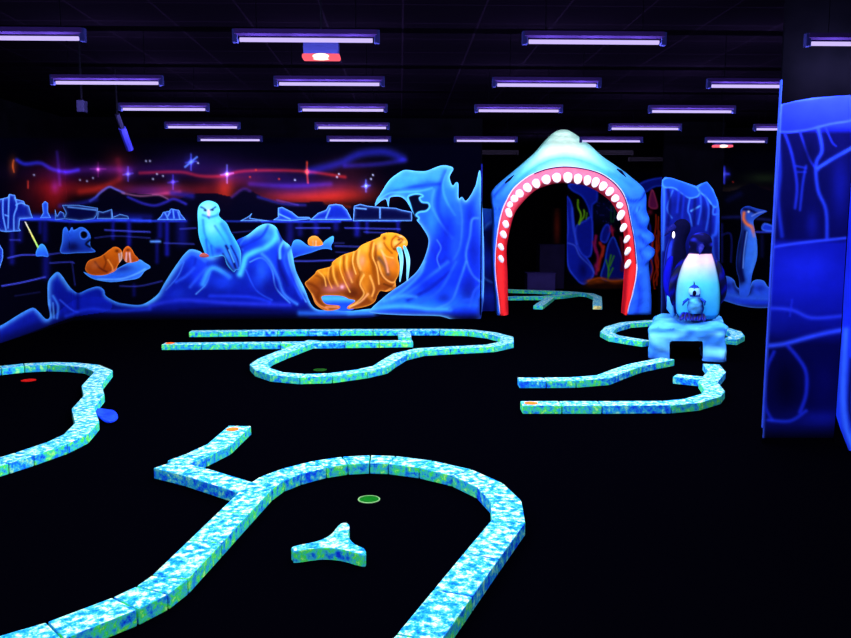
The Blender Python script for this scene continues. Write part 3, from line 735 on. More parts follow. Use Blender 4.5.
painted('painted_rock', [(712, 287), (720, 278), (727, 276), (734, 280), (737, 287), (744, 289), (750, 287), (752, 282), (757, 279.5), (764, 281), (770, 288), (790, 293), (800, 300), (786, 306), (760, 308), (742, 306), (725, 301), (712, 296)],
        [('g', [(276, (52, 116, 255)), (288, (36, 84, 250)), (296, (40, 96, 252)), (303, (26, 60, 235)), (308, (8, 14, 100))]), ('s', [(716, 291), (740, 297), (770, 299)], (50, 110, 250), 1.6, .7), ('s', [(750, 293), (756, 288), (762, 294)], (40, 84, 240), 1.2, .7), ('b', 728, 286, 5, 3.4, (14, 30, 150), .7), ('b', 760, 288, 5, 3, (16, 36, 170), .6), ('s', [(734, 284), (738, 291), (748, 292), (752, 287)], (8, 14, 90), 2, .8), ('b', 745, 293, 6, 2.5, (4, 6, 40), .8), ('e', (80, 150, 255), 1.4, .8)],
        'rear', 2, rm)
painted('painted_penguin', [(740.6, 211), (743, 207.6), (748, 206), (756.7, 208.4), (767, 211), (764, 213), (758, 216.5), (753.5, 221), (754.5, 229), (757, 242), (757, 258), (752, 275), (749.5, 293), (744, 297.6), (739.5, 295), (739, 280), (736, 266.6), (737.6, 247), (741, 231), (741, 218)],
        [('g', [(206, (24, 56, 170)), (228, (56, 120, 250)), (260, (50, 124, 255)), (296, (40, 96, 250))]), ('s', [(740, 222), (739, 240), (736, 262), (739, 280)], (4, 6, 40), 5.2, .97), ('s', [(745, 232), (743, 250), (741, 268), (743, 280)], (6, 10, 70), 2.4, .9), ('s', [(747, 232), (744, 252), (743, 268)], (110, 160, 255), .7, .8),
         ('s', [(755, 232), (756, 252), (751, 272)], (70, 150, 255), 2, .6), ('s', [(744, 213), (743.6, 219), (747, 224), (752, 227), (754, 231)], (255, 120, 60), 1.9, .95), ('s', [(752, 228), (754, 236)], (230, 140, 150), 1.6, .6), ('s', [(744, 209), (750, 210), (756, 213)], (6, 10, 60), 1.6, .9), ('b', 748.6, 211.7, 1.2, 1.2, (235, 240, 255), 1), ('s', [(752, 216), (758, 213), (765, 211.4)], (120, 150, 235), .9, .8), ('e', (50, 100, 235), .8, .6)],
        'rear', 3, rm, step=.6)

# ------------------------------------------------------------------ reef mural
fm = thing('mural', 'painted coral reef with blue rocks and seaweed, seen through the shark mouth', 'mural', (float(at_y(615, 285, YF)[0]), YF - .005, 0))
RB = (16, 34, 185)
rops = [('+b', 605, 210, 20, 14, (4, 10, 40), 1),
        ('f', [(566, 199), (569, 199), (572, 207), (573.5, 221), (576, 237), (577, 246), (586, 257), (594, 273), (584, 284), (574, 276), (568, 265), (566.5, 242), (568, 228)], RB, .95, (40, 70, 240), 1.0),
        ('f', [(570, 184), (594, 184), (597, 199), (594, 203), (592, 206), (591.6, 218), (588, 206), (582, 196), (572, 190)], (18, 36, 190), .95, (30, 60, 230), 1),
        ('f', [(576, 240), (576, 228), (579, 224), (585, 221), (591.6, 218), (592.4, 240), (590, 256), (582, 254)], (14, 28, 165), .95, (34, 60, 230), 1),
        ('s', [(568, 243), (575, 246), (580, 256), (590, 266), (594, 273)], (70, 100, 245), .9, .8), ('s', [(572, 208), (573, 226), (577, 244)], (50, 84, 250), 1.2, .8), ('b', 583, 270, 5, 8, (6, 10, 80), .7),
        ('f', [(601, 240), (602, 232), (606, 225), (609, 226), (610, 232), (606, 242)], (14, 26, 150), .95, (30, 56, 220), 1), ('f', [(602, 279), (605, 262), (608, 246), (613, 237), (617, 245), (622, 260), (625, 278)], (10, 22, 130), .95, (30, 70, 225), .9),
        ('f', [(626, 280), (628, 250), (634, 230), (642, 225), (650, 226), (650, 280)], (8, 14, 90), .9, (24, 44, 180), 1),
        ('f', [(634, 192), (640, 184), (650, 180), (662, 178), (672, 178), (672, 186), (656, 186), (645, 192)], (16, 30, 160), .95, (30, 60, 230), 1),
        ('s', [(578, 200), (578, 207), (581, 215), (579, 224)], (120, 200, 20), 1.0, .95), ('s', [(584, 210), (584, 216), (580, 222)], (110, 190, 20), .9, .95), ('s', [(587, 213), (586, 219)], (90, 170, 20), .8, .8),
        ('s', [(611, 206), (611, 222)], (14, 70, 40), .9, .9), ('s', [(614, 206), (614.6, 216), (613, 222)], (14, 70, 40), .9, .9),
        ('s', [(596, 236), (595, 246), (598, 258), (596, 274)], (150, 24, 90), 1.6, .95), ('s', [(593, 242), (596, 252)], (150, 24, 90), 1.2, .9), ('s', [(600, 243), (603, 250), (600, 260), (598, 270)], (190, 40, 40), 1.7, .95), ('s', [(604, 246), (602, 256)], (190, 50, 30), 1.2, .9), ('b', 596, 266, 2.4, 3, (160, 30, 100), .8),
        ('b', 612, 230, 2.6, 2.6, (170, 26, 80), .9), ('s', [(611, 226), (613, 236)], (180, 30, 60), 1, .8), ('s', [(621, 238), (623, 256), (622, 270)], (120, 14, 40), 2, .8),
        ('s', [(611, 255), (609, 266), (608, 280)], (60, 150, 30), .9, .95), ('s', [(614, 256), (610, 266)], (70, 160, 30), .8, .9), ('s', [(606, 260), (609, 270)], (60, 150, 30), .8, .9), ('s', [(613, 268), (609, 276)], (60, 150, 30), .8, .9),
        ('b', 598, 281, 8, 3.2, (150, 60, 10), .9), ('b', 616, 282, 9, 3.4, (130, 50, 10), .9), ('b', 590, 283, 5, 3, (120, 50, 8), .8), ('s', [(588, 281), (600, 278), (612, 281), (624, 280)], (190, 80, 16), 1.1, .8), ('b', 606, 287, 22, 2.4, (50, 18, 6), .8)]
for i in range(26):
    rx, ry = random.uniform(596, 620), random.uniform(200, 226)
    rops.append(('b', rx, ry, .7, .7, (40, 40, 130), .8))
for i in range(9):
    x0 = random.uniform(648, 660); y0 = random.uniform(214, 250)
    rops.append(('s', [(x0, y0), (x0 + random.uniform(-4, 4), y0 + 14), (x0 + random.uniform(-5, 5), y0 + 28), (x0 + random.uniform(-4, 4), y0 + 40)], (200, 50, 14), .8, .9))
rops += [('f', [(649, 206), (652, 190), (656, 200), (657, 208)], (130, 30, 100), .95, (190, 60, 110), .8), ('b', 650, 212, 3, 3, (140, 26, 60), .8)]
painted_grid('painted_reef', 567, 689, 172, 292, rops, 'reef', 1, fm, step=.8, base=(1, 1, 9))
# reddish glow put in as colour on the rear wall, seen through the mouth
PLANE['end'] = lambda x, y, off: at_y(x, y, YEND - off)
em = thing('mural', 'dull red glow painted on the far dark wall inside the shark mouth', 'mural', (float(at_y(556, 285, YEND)[0]), YEND - .005, 0))
painted('painted_glow', [(551, 208), (562, 208), (562, 286), (551, 286)], [('+b', 557, 226, 3.4, 20, (90, 26, 8), 1)], 'end', 1, em, base=(2, 2, 10), smooth_outline=False)

# ------------------------------------------------------------------ partition and right wall paintings
tm = thing('mural', 'painted dark blue ice columns on the tall partition at the right', 'mural', ((XS0 + XS1) / 2, YS - .005, 0))
painted('painted_ice_columns', [(780.4, 104.6), (795, 101), (812, 98), (835, 96), (853.6, 95), (850.6, 180), (846.4, 238), (838, 380), (833.6, 438), (762.6, 438), (767, 350), (773.4, 240)],
        [('g', [(94, (22, 34, 205)), (126, (20, 34, 200)), (134, (5, 6, 58)), (180, (6, 8, 66)), (238, (7, 9, 74)), (244, (14, 24, 160)), (290, (16, 28, 176)), (330, (11, 19, 126)), (345, (5, 7, 64)), (400, (5, 7, 62)), (424, (9, 14, 90)), (438, (2, 2, 20))]),
         ('f', [(779, 106), (812, 98.5), (855, 95), (855, 118), (830, 124), (806, 130), (784, 132), (778, 128)], (20, 34, 205), .9, (38, 64, 240), 1.2),
         ('s', [(785, 134), (792, 155), (797, 185), (795, 208)], (26, 44, 200), 1.6, .8), ('s', [(800, 132), (810, 160), (818, 170)], (24, 40, 190), 1.3, .8), ('s', [(818, 128), (822, 150), (816, 164), (818, 190), (826, 210), (827, 238)], (34, 64, 230), 2, .8),
         ('s', [(818, 168), (834, 158), (852, 148)], (40, 80, 240), 2, .85), ('s', [(796, 166), (806, 168)], (24, 44, 190), 1.1, .7), ('s', [(797, 172), (806, 172)], (24, 44, 190), 1.0, .6), ('s', [(806, 166), (803, 182), (800, 210)], (26, 48, 205), 1.4, .7),
         ('s', [(826, 128), (832, 142), (836, 146)], (26, 44, 200), 1, .7), ('b', 840, 190, 9, 30, (14, 22, 140), .7), ('b', 809, 150, 6, 14, (4, 5, 44), .7), ('b', 788, 220, 6, 20, (4, 5, 50), .6), ('b', 812, 224, 6, 14, (14, 22, 140), .6),
         ('s', [(777, 130), (780, 170), (778, 200), (782, 236)], (24, 48, 205), 2.2, .7), ('s', [(780.4, 104), (777, 170), (773.4, 240), (767, 350), (762.6, 438)], (70, 110, 250), 1.5, .9),
         ('s', [(773, 247), (800, 243), (846, 238)], (44, 74, 245), 1.5, .9), ('b', 808, 268, 30, 16, (24, 42, 220), .7), ('s', [(768, 308), (792, 310), (812, 318), (842, 316)], (40, 66, 240), 2.2, .8), ('s', [(792, 300), (790, 316)], (30, 50, 220), 1.2, .6), ('b', 806, 330, 26, 6, (10, 14, 110), .6),
         ('s', [(766, 346), (784, 344), (806, 338), (826, 333), (843, 330)], (48, 84, 250), 2.6, .95), ('s', [(788, 346), (798, 358), (806, 372), (806, 394), (800, 412)], (30, 52, 225), 2.2, .85), ('b', 786, 384, 12, 24, (3, 3, 34), .9), ('b', 824, 384, 12, 26, (8, 10, 90), .7), ('s', [(774, 352), (766, 372), (765, 404), (772, 420)], (24, 44, 205), 2.0, .8), ('s', [(768, 420), (790, 421), (806, 411)], (30, 56, 225), 2, .8), ('b', 820, 418, 20, 7, (20, 30, 160), .6)],
        'part', 1, tm, step=1.2, smooth_outline=False)
ev, ef = box(XS0 - .004, XS0 + .003, YS - .006, YS + .02, .12, float(at_y(781, 80, YS)[2]))
tag(mesh('trim_2', ev, ef, flat_mat('pale_blue_edge', (34, 60, 170), (26, 48, 150), 4)), kind='structure')
sm = thing('mural', 'bright blue painted ice curve on the side wall at the right picture edge', 'mural', (XS1 - .005, 4.5, 0))
painted('painted_ice_curve', [(849, 100), (880, 90), (940, 80), (940, 560), (900, 530), (866, 480), (851, 456), (840, 428), (836, 415), (842, 330), (847, 230)],
        [('g', [(90, (14, 24, 150)), (250, (16, 30, 175)), (330, (20, 44, 215)), (420, (24, 60, 240)), (480, (12, 24, 140)), (560, (4, 6, 40))]), ('s', [(846, 330), (843, 400), (850, 440), (870, 480)], (50, 110, 255), 3, .9), ('s', [(852, 360), (850, 410), (858, 440)], (4, 6, 50), 2.5, .8), ('s', [(860, 380), (856, 420), (866, 450)], (50, 120, 255), 2.4, .8)],
        'side', 1, sm, step=1.5, smooth_outline=False)


# ------------------------------------------------------------------ blacklight tubes on the ceiling
TUBE_L = .95
LIGHT_W = 105.0
rows_y = [5.6, 7.37, 9.09, 10.82, 12.54]
cols_x = [-3.06, -1.10, .85, 2.80, 4.76]
row_n = ['the nearest row in the picture', 'the second row into the picture', 'the third row into the picture', 'the fourth row into the picture', 'the farthest lit row']
col_n = ['leftmost', 'second from left', 'middle', 'second from right', 'rightmost']


def make_fixture(lit=True):
    t = thing('ceiling_light', 'violet tube', 'ceiling light', (0, 0, CEIL))
    h = TUBE_L / 2
    prof = [(-.026, HANG), (-.026, HANG - .03), (-.014, HANG - .05), (.014, HANG - .05), (.026, HANG - .03), (.026, HANG)]
    v, f = loft([[(x, y, z) for y, z in prof] for x in (-h, h)])
    mesh('housing', v, f, M['housing'] if lit else M['dim_housing'], t)
    v, f = tube([(-h + .03, 0, HANG - .067), (h - .03, 0, HANG - .067)], .0145, 12)
    mesh('tube', v, f, M['tube_glow'] if lit else M['dim_housing'], t, smooth=False)
    for s in (-1, 1):
        v, f = box(s * h - .018, s * h + .018, -.022, .022, HANG - .088, HANG)
        mesh('end_cap', v, f, M['cap'] if lit else M['dim_housing'], t, bevel=.004)
        v, f = tube([(s * h * .7, 0, HANG - .005), (s * h * .7, 0, CEIL)], .0025, 6)
        mesh('hanging_rod', v, f, M['black'], t)
    return t


fix = make_fixture()


def copy_thing(src, loc, label):
    r = src.copy(); COL.objects.link(r)
    r.location = loc
    r['label'] = label
    for ch in src.children:
        c = ch.copy(); COL.objects.link(c); c.parent = r
        for g in ch.children:
            d = g.copy(); COL.objects.link(d); d.parent = c
    return r


first = True


def lamp(x, y, power, n=3):
    for k in range(n):
        ld = bpy.data.lights.new('tube_light', 'POINT')
        ld.energy = power / n
        ld.color = (.86, .80, 1.0)
        ld.shadow_soft_size = 0
        lo = bpy.data.objects.new('tube_light', ld)
        COL.objects.link(lo)
        lo.location = (x + (k - (n - 1) / 2) * TUBE_L / n, y, HANG - .19)


ROW_P = [1.3, 1.5, 1.5, 1.3, .3]
for r, y in enumerate(rows_y):
    for c, x in enumerate(cols_x):
        if (r, c) in ((3, 2), (0, 4)):  # rightmost tubes behind the partition are added, unseen, to light the rear wall
            continue
        lab = 'lit violet blacklight tube, %s in %s' % (col_n[c], row_n[r])
        if r == 0 and c == 3:
            lab = 'lit violet blacklight tube in the nearest row, cut by the right picture edge'
        loc = (x + TUBE_L / 2, y, CEIL)
        if first:
            o = fix; o.location = loc; o['label'] = lab; first = False
        else:
            o = copy_thing(fix, loc, lab)
        o['group'] = 'blacklight tubes on the ceiling'
        lamp(x + TUBE_L / 2, y, LIGHT_W * ROW_P[r])
# added tube rows, unseen above the picture, to light surfaces facing the camera
for y, rn in ((3.91, 'first row above the picture'), (2.18, 'second row above the picture'), (.45, 'row right above the camera')):
    for c, x in enumerate(cols_x):
        if x + TUBE_L > XS1 and y < YS:
            continue
        o = copy_thing(fix, (x + TUBE_L / 2, y, CEIL), 'added unseen violet blacklight tube, %s in the %s' % (col_n[c], rn))
        o['group'] = 'blacklight tubes on the ceiling'
        lamp(x + TUBE_L / 2, y, LIGHT_W * 1.15)
# added lit tube, hidden behind the shark's head, to brighten the reef wall
o = copy_thing(fix, (3.05, 16.0, CEIL), 'added violet blacklight tube hidden in the far room behind the shark head')
lamp(3.05, 16.0, LIGHT_W * 1.5)
# unlit fittings far back
dimf = make_fixture(False)
spots = [(607, 150.5, 'unlit tube fitting just right of the shark head top'), (701, 150.5, 'long unlit tube fitting below the row of lit tubes, right of the shark'),
         (652, 158, 'small unlit tube fitting farthest back, right of the shark'), (492, 150.5, 'unlit tube fitting left of the shark head top')]
for i, (px, py, lab) in enumerate(spots):
    p = at_y(px, py, 15.0 if py < 155 else 16.6)
    if i == 0:
        dimf.location = tuple(p[:2]) + (CEIL,); dimf['label'] = lab; o = dimf
    else:
        o = copy_thing(dimf, tuple(p[:2]) + (CEIL,), lab)
    o['group'] = 'unlit tube fittings at the back'


# red emergency lights
def red_light(px, py, wpx, label):
    p = at_z(px, py, HANG - .1)
    w = wpx / F * p[1] / 2
    t = thing('emergency_light', label, 'emergency light', (p[0], p[1], CEIL), 'red lights on the ceiling')
    v, f = box(p[0] - w * .94, p[0] + w * .94, p[1] - .05, p[1] + .05, HANG - .085, HANG)
    mesh('housing', v, f, M['cap'], t, bevel=.006)
    v, f = box(p[0] - w, p[0] + w, p[1] - .056, p[1] + .056, HANG - .12, HANG - .085)
    v2, f2 = tube([(p[0], p[1], HANG - .01), (p[0], p[1], CEIL)], .008, 8); mesh('hanging_rod', v2, f2, M['black'], t)
    lens = mesh('lens', v, f, M['red_glow'], t, bevel=.01)
    v, f = ellipsoid((p[0], p[1] - .03, HANG - .104), w * .6, .04, .024)
    mesh('bulb', v, f, M['red_core'], lens, smooth=True)
    ld = bpy.data.lights.new('red_light', 'POINT'); ld.energy = 1.2; ld.color = (1, .12, .06); ld.shadow_soft_size = 0
    lo = bpy.data.objects.new('red_light', ld); COL.objects.link(lo); lo.location = (p[0], p[1], HANG - .2)


red_light(321.5, 57, 36, 'glowing red emergency light between the first two tube rows')
red_light(722.5, 146, 19, 'small glowing red emergency light far back on the right')

# hanging bar and sensor at left
a, b2 = at_y(117, 114, 9.3), at_y(130, 149.5, 9.6)
t = thing('hanging_bar', 'slanted blue bar hanging from the ceiling below a tube at left', 'bar', a)
v, f = tube([a, a * .62 + b2 * .38], .028, 8); mesh('bracket', v, f, M['sensor'], t)
v, f = tube([a * .62 + b2 * .38, b2], .042, 8); mesh('bar', v, f, M['bar'], t)
v, f = tube([a, (a[0], a[1], CEIL)], .012, 8); mesh('hanger', v, f, M['black'], t)
p = at_y(82, 106, 7.8)
t = thing('ceiling_sensor', 'small dim grey box hanging from the ceiling at upper left', 'sensor', p)
v, f = box(p[0] - .035, p[0] + .035, p[1] - .05, p[1] + .05, p[2] - .06, p[2] + .05); mesh('body', v, f, M['sensor'], t, bevel=.01)
v, f = tube([(p[0], p[1], p[2] + .05), (p[0], p[1], CEIL)], .01, 8); mesh('stem', v, f, M['black'], t)


# ------------------------------------------------------------------ kerbs
KH, KW = .075, .18


def kerb(name, runs, label, group='painted kerb borders of the golf lanes', block=.46, kh=KH, kw=KW, marks=()):
    """runs: centre lines of the top face. Every block between two joints is a part."""
    base = at_z(*runs[0][0], kh)
    t = thing(name, label, 'kerb', (base[0], base[1], 0), group)
    for ri, run in enumerate(runs):
        h = kh - .0015 * ri
        P = at_z([q[0] for q in run], [q[1] for q in run], kh)[:, :2]
        n = len(P)
        L, Rr = [], []
        for i in range(n):
            d0 = P[i] - P[max(i - 1, 0)] if i else P[1] - P[0]
            d1 = P[min(i + 1, n - 1)] - P[i] if i < n - 1 else P[-1] - P[-2]
            d0 = d0 / np.linalg.norm(d0); d1 = d1 / np.linalg.norm(d1)
            nn = np.array([-d0[1] - d1[1], d0[0] + d1[0]])
            nl = np.linalg.norm(nn)
            nn = nn / nl if nl > .2 else np.array([-d1[1], d1[0]])
            k = kw / 2 / max(.5, abs(nn @ np.array([-d0[1], d0[0]])))
            L.append(P[i] + nn * k); Rr.append(P[i] - nn * k)
        for i in range(n - 1):
            m = max(1, int(round(np.linalg.norm(P[i + 1] - P[i]) / block)))
            seg = np.linalg.norm(P[i + 1] - P[i]) / m
            gap = .0045 / max(seg, .02)
            for j in range(m):
                t0, t1 = j / m + gap / m, (j + 1) / m - gap / m
                q = [L[i] * (1 - t0) + L[i + 1] * t0, L[i] * (1 - t1) + L[i + 1] * t1, Rr[i] * (1 - t1) + Rr[i + 1] * t1, Rr[i] * (1 - t0) + Rr[i + 1] * t0]
                v = [(a[0], a[1], z) for z in (0.0, h) for a in q]
                f = [(0, 1, 2, 3), (7, 6, 5, 4), (0, 4, 5, 1), (1, 5, 6, 2), (2, 6, 7, 3), (3, 7, 4, 0)]
                # make outward
                area = sum(q[k][0] * q[(k + 1) % 4][1] - q[(k + 1) % 4][0] * q[k][1] for k in range(4))
                if area < 0:
                    f = [f[0], f[1]] + f[2:]
                else:
                    f = [tuple(reversed(g)) for g in f]
                o = mesh('kerb_block', v, f, M['kerb'], t, bevel=.005)
                c = random.choice((0, 0, .12, .3, .85))
                o.color = (c, c, c, 1)
    for (px, py, r) in marks:
        c = at_z(px, py, kh)
        v, f = loft([[(c[0] + r * math.cos(u), c[1] + r * math.sin(u), z) for u in np.linspace(0, 2 * math.pi, 20, endpoint=False)] for z in (kh - .001, kh + .002)])
        mk = mesh('start_mark', v, f, M['orange'], t)
        mk['label'] = 'round orange start mark'
    return t


kerb('kerb_border', [[(-60, 664), (-5, 648), (55, 630), (125, 603), (152, 590), (170, 577), (258, 488), (272, 478.5), (292, 471), (320, 464), (345, 460.3), (370, 459), (392, 459.7), (426, 464), (462, 472.3), (490, 485), (506, 501), (508.5, 521), (481, 556), (418, 638), (378, 690)],
                     [(164, 464), (196, 471.6), (252, 489)], [(240, 425.3), (219, 444), (196, 455), (177, 462)]],
     'large arched cyan kerb in the foreground with a forked left arm', marks=[(232.5, 429.2, .048)])
kerb('kerb_border', [[(-60, 376), (-20, 369), (0, 367.3), (24, 364.7), (50, 363.4), (72, 364), (92, 366), (103.5, 371), (91.5, 385), (94, 395), (83, 408), (87, 422), (76, 434), (57, 443), (24.5, 454), (0, 461.5), (-50, 476)]],
     'wavy cyan kerb loop at the left edge, beside the blue blade')
kerb('kerb_border', [[(190, 331.2), (278, 330.4), (340, 329.9), (440, 329.6), (471, 330.4), (492, 333), (507, 337), (507, 342), (490, 345.6), (448, 347.6), (420, 349.2), (400, 354), (388, 361), (380, 366.5), (362, 370.5), (330, 374.8), (302, 375.6), (277, 373.5), (263, 369), (258, 364), (266, 358.5), (281, 352.3), (314, 340.2)],
                     [(404, 331.5), (405, 337.2)], [(163, 343.4), (281, 342.4), (345, 341.6), (413, 340.8)]],
     'long looping kerb with two straight strips, on the floor in front of the walrus', marks=[(170, 343.2, .06)])
kerb('kerb_border', [[(518, 379.2), (545, 379.2), (573, 378.9), (603, 376.6), (622, 369.4), (635, 365), (650, 362), (668, 358.4)]], 'wavy kerb running from the left into the ice tunnel mouth')
kerb('kerb_border', [[(521, 403.3), (600, 403.3), (667, 403), (692, 400.6), (711, 395), (715, 390.5), (708, 381.5), (717, 371.3), (711, 364)], [(674.5, 375.2), (704, 378)]],
     'zigzag kerb with straight front and short spur, before the ice tunnel', marks=[(531, 403.2, .06)])
kerb('kerb_border', [[(668, 320.4), (650, 320.9), (626, 322.7), (611, 327), (606.5, 332), (614, 335.8), (630, 338.4), (647, 341)]], 'curved kerb left of the penguin ice block')
kerb('kerb_border', [[(722, 327.5), (735, 331.5), (738, 335.5), (730, 339.2)]], 'short curved kerb right of the penguin ice block')
kerb('kerb_border', [[(490, 289), (528, 290), (570, 291.7), (590, 293.6), (597.5, 296.5), (597.5, 305.6)], [(480, 296.8), (542, 296.2), (560, 295), (576, 293)], [(550, 297), (538, 305.6)]], 'distant kerb strips on the floor behind the shark mouth')
end_k = bpy.data.objects['kerb_border.007']
c = at_z(597.5, 305.6, KH)
v, f = box(c[0] - .08, c[0] + .08, c[1] - .014, c[1] - .004, .006, KH - .004)
mesh('end_plate', v, f, flat_mat('pale_end_plate', (235, 235, 150), (120, 120, 60), 30), end_k)['label'] = 'pale yellow end plate'


# three-armed obstacle
ol = catmull([(293, 546.5), (316, 541.4), (330, 535), (339, 525), (343.5, 522.6), (347.8, 523.2), (349.6, 527), (348.6, 536), (354.6, 544), (363.5, 548.2), (366, 551.5), (364.5, 554.6), (356, 553.2), (340, 549), (320, 548), (296, 551), (293, 549.4)], 5, True)
q = at_z(ol[:, 0], ol[:, 1], .062)[:, :2]
cq = q.mean(0)
t = tag(mesh('lane_obstacle', *loft([[(a[0], a[1], 0) for a in q[::-1]], [(a[0], a[1], .056) for a in q[::-1]], [(*(cq + (a - cq) * .98), .062) for a in q[::-1]]]), M['kerb']),
        'low three-armed cyan painted obstacle on the floor inside the arched kerb', 'obstacle')
t.color = (0, 0, 0, 1)


def cup(px, py, r, mat, rim, label):
    c = at_z(px, py, 0)
    t = thing('golf_hole', label, 'golf hole', c, 'golf holes in the floor')
    us = np.linspace(0, 2 * math.pi, 28, endpoint=False)
    ring = lambda k, z: [(c[0] + k * math.cos(u), c[1] + k * math.sin(u), z) for u in us]
    v, f = loft([ring(r, 0.0), ring(r, .004), ring(r * .9, .005), ring(r * .88, .001)], caps=False)
    mesh('rim', v, f, rim, t)
    v, f = loft([ring(r * .89, .0005), ring(r * .89, .0015)])
    mesh('cup', v, f, mat, t)


cup(369, 499.6, .068, M['green'], M['green_rim'], 'round green golf hole inside the arched foreground kerb')
cup(320, 370, .075, flat_mat('dim_green', (20, 60, 18), (16, 50, 14), 20), flat_mat('dim_green_rim', (26, 80, 24), (20, 70, 20), 20), 'dim green golf hole inside the looping kerb')
cup(28.5, 380.5, .075, M['red'], M['red'], 'red golf hole inside the left wavy kerb loop')

# blue blade lying against the left kerb
base = at_z(97, 411, .02)
bl = [(94, 409), (99, 408.6), (107, 409.6), (114, 411), (118, 416), (114, 420.5), (107, 421.4), (101, 418), (96, 413)]
bo = catmull(bl, 5, True)
qq = at_z(bo[:, 0], bo[:, 1], .03)
cc = qq.mean(0)
rings = []
for z, s in ((.004, .8), (.018, 1.0), (.034, .98), (.03, .8), (.02, .4)):
    rings.append([(cc[0] + (a[0] - cc[0]) * s, cc[1] + (a[1] - cc[1]) * s, z) for a in qq[::-1]])
tag(mesh('floor_blade', *loft(rings), M['blue'], smooth=True), 'small bright blue curved blade on the floor beside the left wavy kerb', 'blade')


# dark boxes in the far room
def cabinet(x0, x1, ytop, Y, depth, mat, label):
    a = at_y(x0, ytop, Y); b = at_y(x1, ytop, Y)
    t = thing('cabinet', label, 'cabinet', ((a[0] + b[0]) / 2, Y, 0), 'dark boxes in the far room')
    v, f = box(a[0], b[0], Y, Y + depth, 0, a[2] - .02); mesh('body', v, f, mat, t, bevel=.008)
    v, f = box(a[0] - .015, b[0] + .015, Y - .015, Y + depth, a[2] - .02, a[2]); mesh('top', v, f, mat, t, bevel=.006)
    v, f = box(a[0] + .03, b[0] - .03, Y - .012, Y + .002, .06, a[2] - .06); mesh('door', v, f, mat, t, bevel=.004)


cabinet(527.5, 555.5, 273, 18.9, .4, M['cabinet'], 'low dark violet box behind the far kerbs')
cabinet(540, 566, 244.5, 19.5, .5, M['cabinet2'], 'taller dark box behind the low violet box')

# ------------------------------------------------------------------ shark arch
YA = 14.25
sh = thing('shark_arch', 'giant blue shark head archway with open red mouth and white teeth', 'archway', (float(at_y(565, 312, YA)[0]), YA, 0))
zf = -.0


def fl(pts):   # points whose last ones rest on the floor
    return np.array(pts, float)


outer = fl([(497, 318), (495.5, 296), (493, 270), (492.4, 245), (493.6, 215), (491.6, 200), (492, 192), (497, 185.5), (503.5, 179.6), (517.6, 168), (527, 160), (536.4, 151.4), (543, 143.5), (549, 137), (554, 132.6), (559.5, 130), (566, 129.6), (571, 131.5), (578, 136), (590, 145),
            (602, 156), (615, 165), (625, 172), (633.7, 179.2), (640, 184.5), (644.5, 190), (646.4, 198), (646.4, 210), (649.5, 219.5), (647.2, 228.5), (653, 234), (654, 240), (648.8, 244.4), (654.6, 249.6), (653.8, 256), (648.8, 262), (650, 279), (651.4, 300), (651, 318)])
gum = fl([(500, 318), (499, 306), (495.4, 277), (495, 258), (496, 243), (498, 228), (499.8, 219), (502, 210.5), (505, 203), (511, 191.5), (517, 184.5), (527, 176.6), (536, 172), (545, 168.7), (553, 167), (561, 166.1), (568, 166), (575, 166.6), (583, 167.8), (592, 169.8),
          (601, 173), (609, 177.8), (615, 182.8), (620.4, 189), (624.6, 196), (627, 203), (628.6, 210), (630.6, 221), (632.4, 230), (633.8, 237), (634.6, 244), (635.4, 250), (636, 257), (636.8, 264), (636.6, 272), (635.4, 281), (632, 296), (628.6, 307), (627, 318)])
inner = fl([(508.5, 318), (508, 300), (507.6, 275), (506.8, 260), (506.8, 246), (509.6, 231), (512, 221), (514.4, 214), (517.6, 208.6), (523, 202), (528, 196.6), (534, 191.4), (540, 188), (546.5, 185.8), (553, 184), (560, 183), (566, 182.7), (572, 183), (579, 183.7), (587, 185.2),
            (595, 188.6), (602, 192.6), (608, 197), (612.6, 201), (616, 205.6), (618.6, 210), (620.6, 214.5), (623, 221.6), (625, 228), (626, 233), (626.6, 239), (627, 246), (627, 253), (627, 261), (626.6, 269), (626, 279), (625, 295), (624, 306), (623.4, 318)])
SUB = 4
oc, gc, ic = (catmull(p, SUB) for p in (outer, gum, inner))
nA = len(oc)


def ap(c, dy, back=0.0):
    d = np.broadcast_to(dy, (len(c),))
    p = at_y(c[:, 0], c[:, 1], YA) if np.ndim(dy) == 0 and dy >= 0 else np.array([at_y(q[0], q[1], YA + e) for q, e in zip(c, d)])
    if np.ndim(dy) == 0 and dy >= 0:
        p[:, 1] += dy
    p[:, 2] = np.maximum(p[:, 2], 0)
    return p


cen = np.array([566.0, 240.0])
s = np.linspace(0, 1, nA)
nose = np.exp(-((oc[:, 0] - 565) / 34) ** 2) * (oc[:, 1] < 200)
gill = np.where(oc[:, 1] > 186, 1.0, 0)
NR = 9
rows3, cols3 = [], []


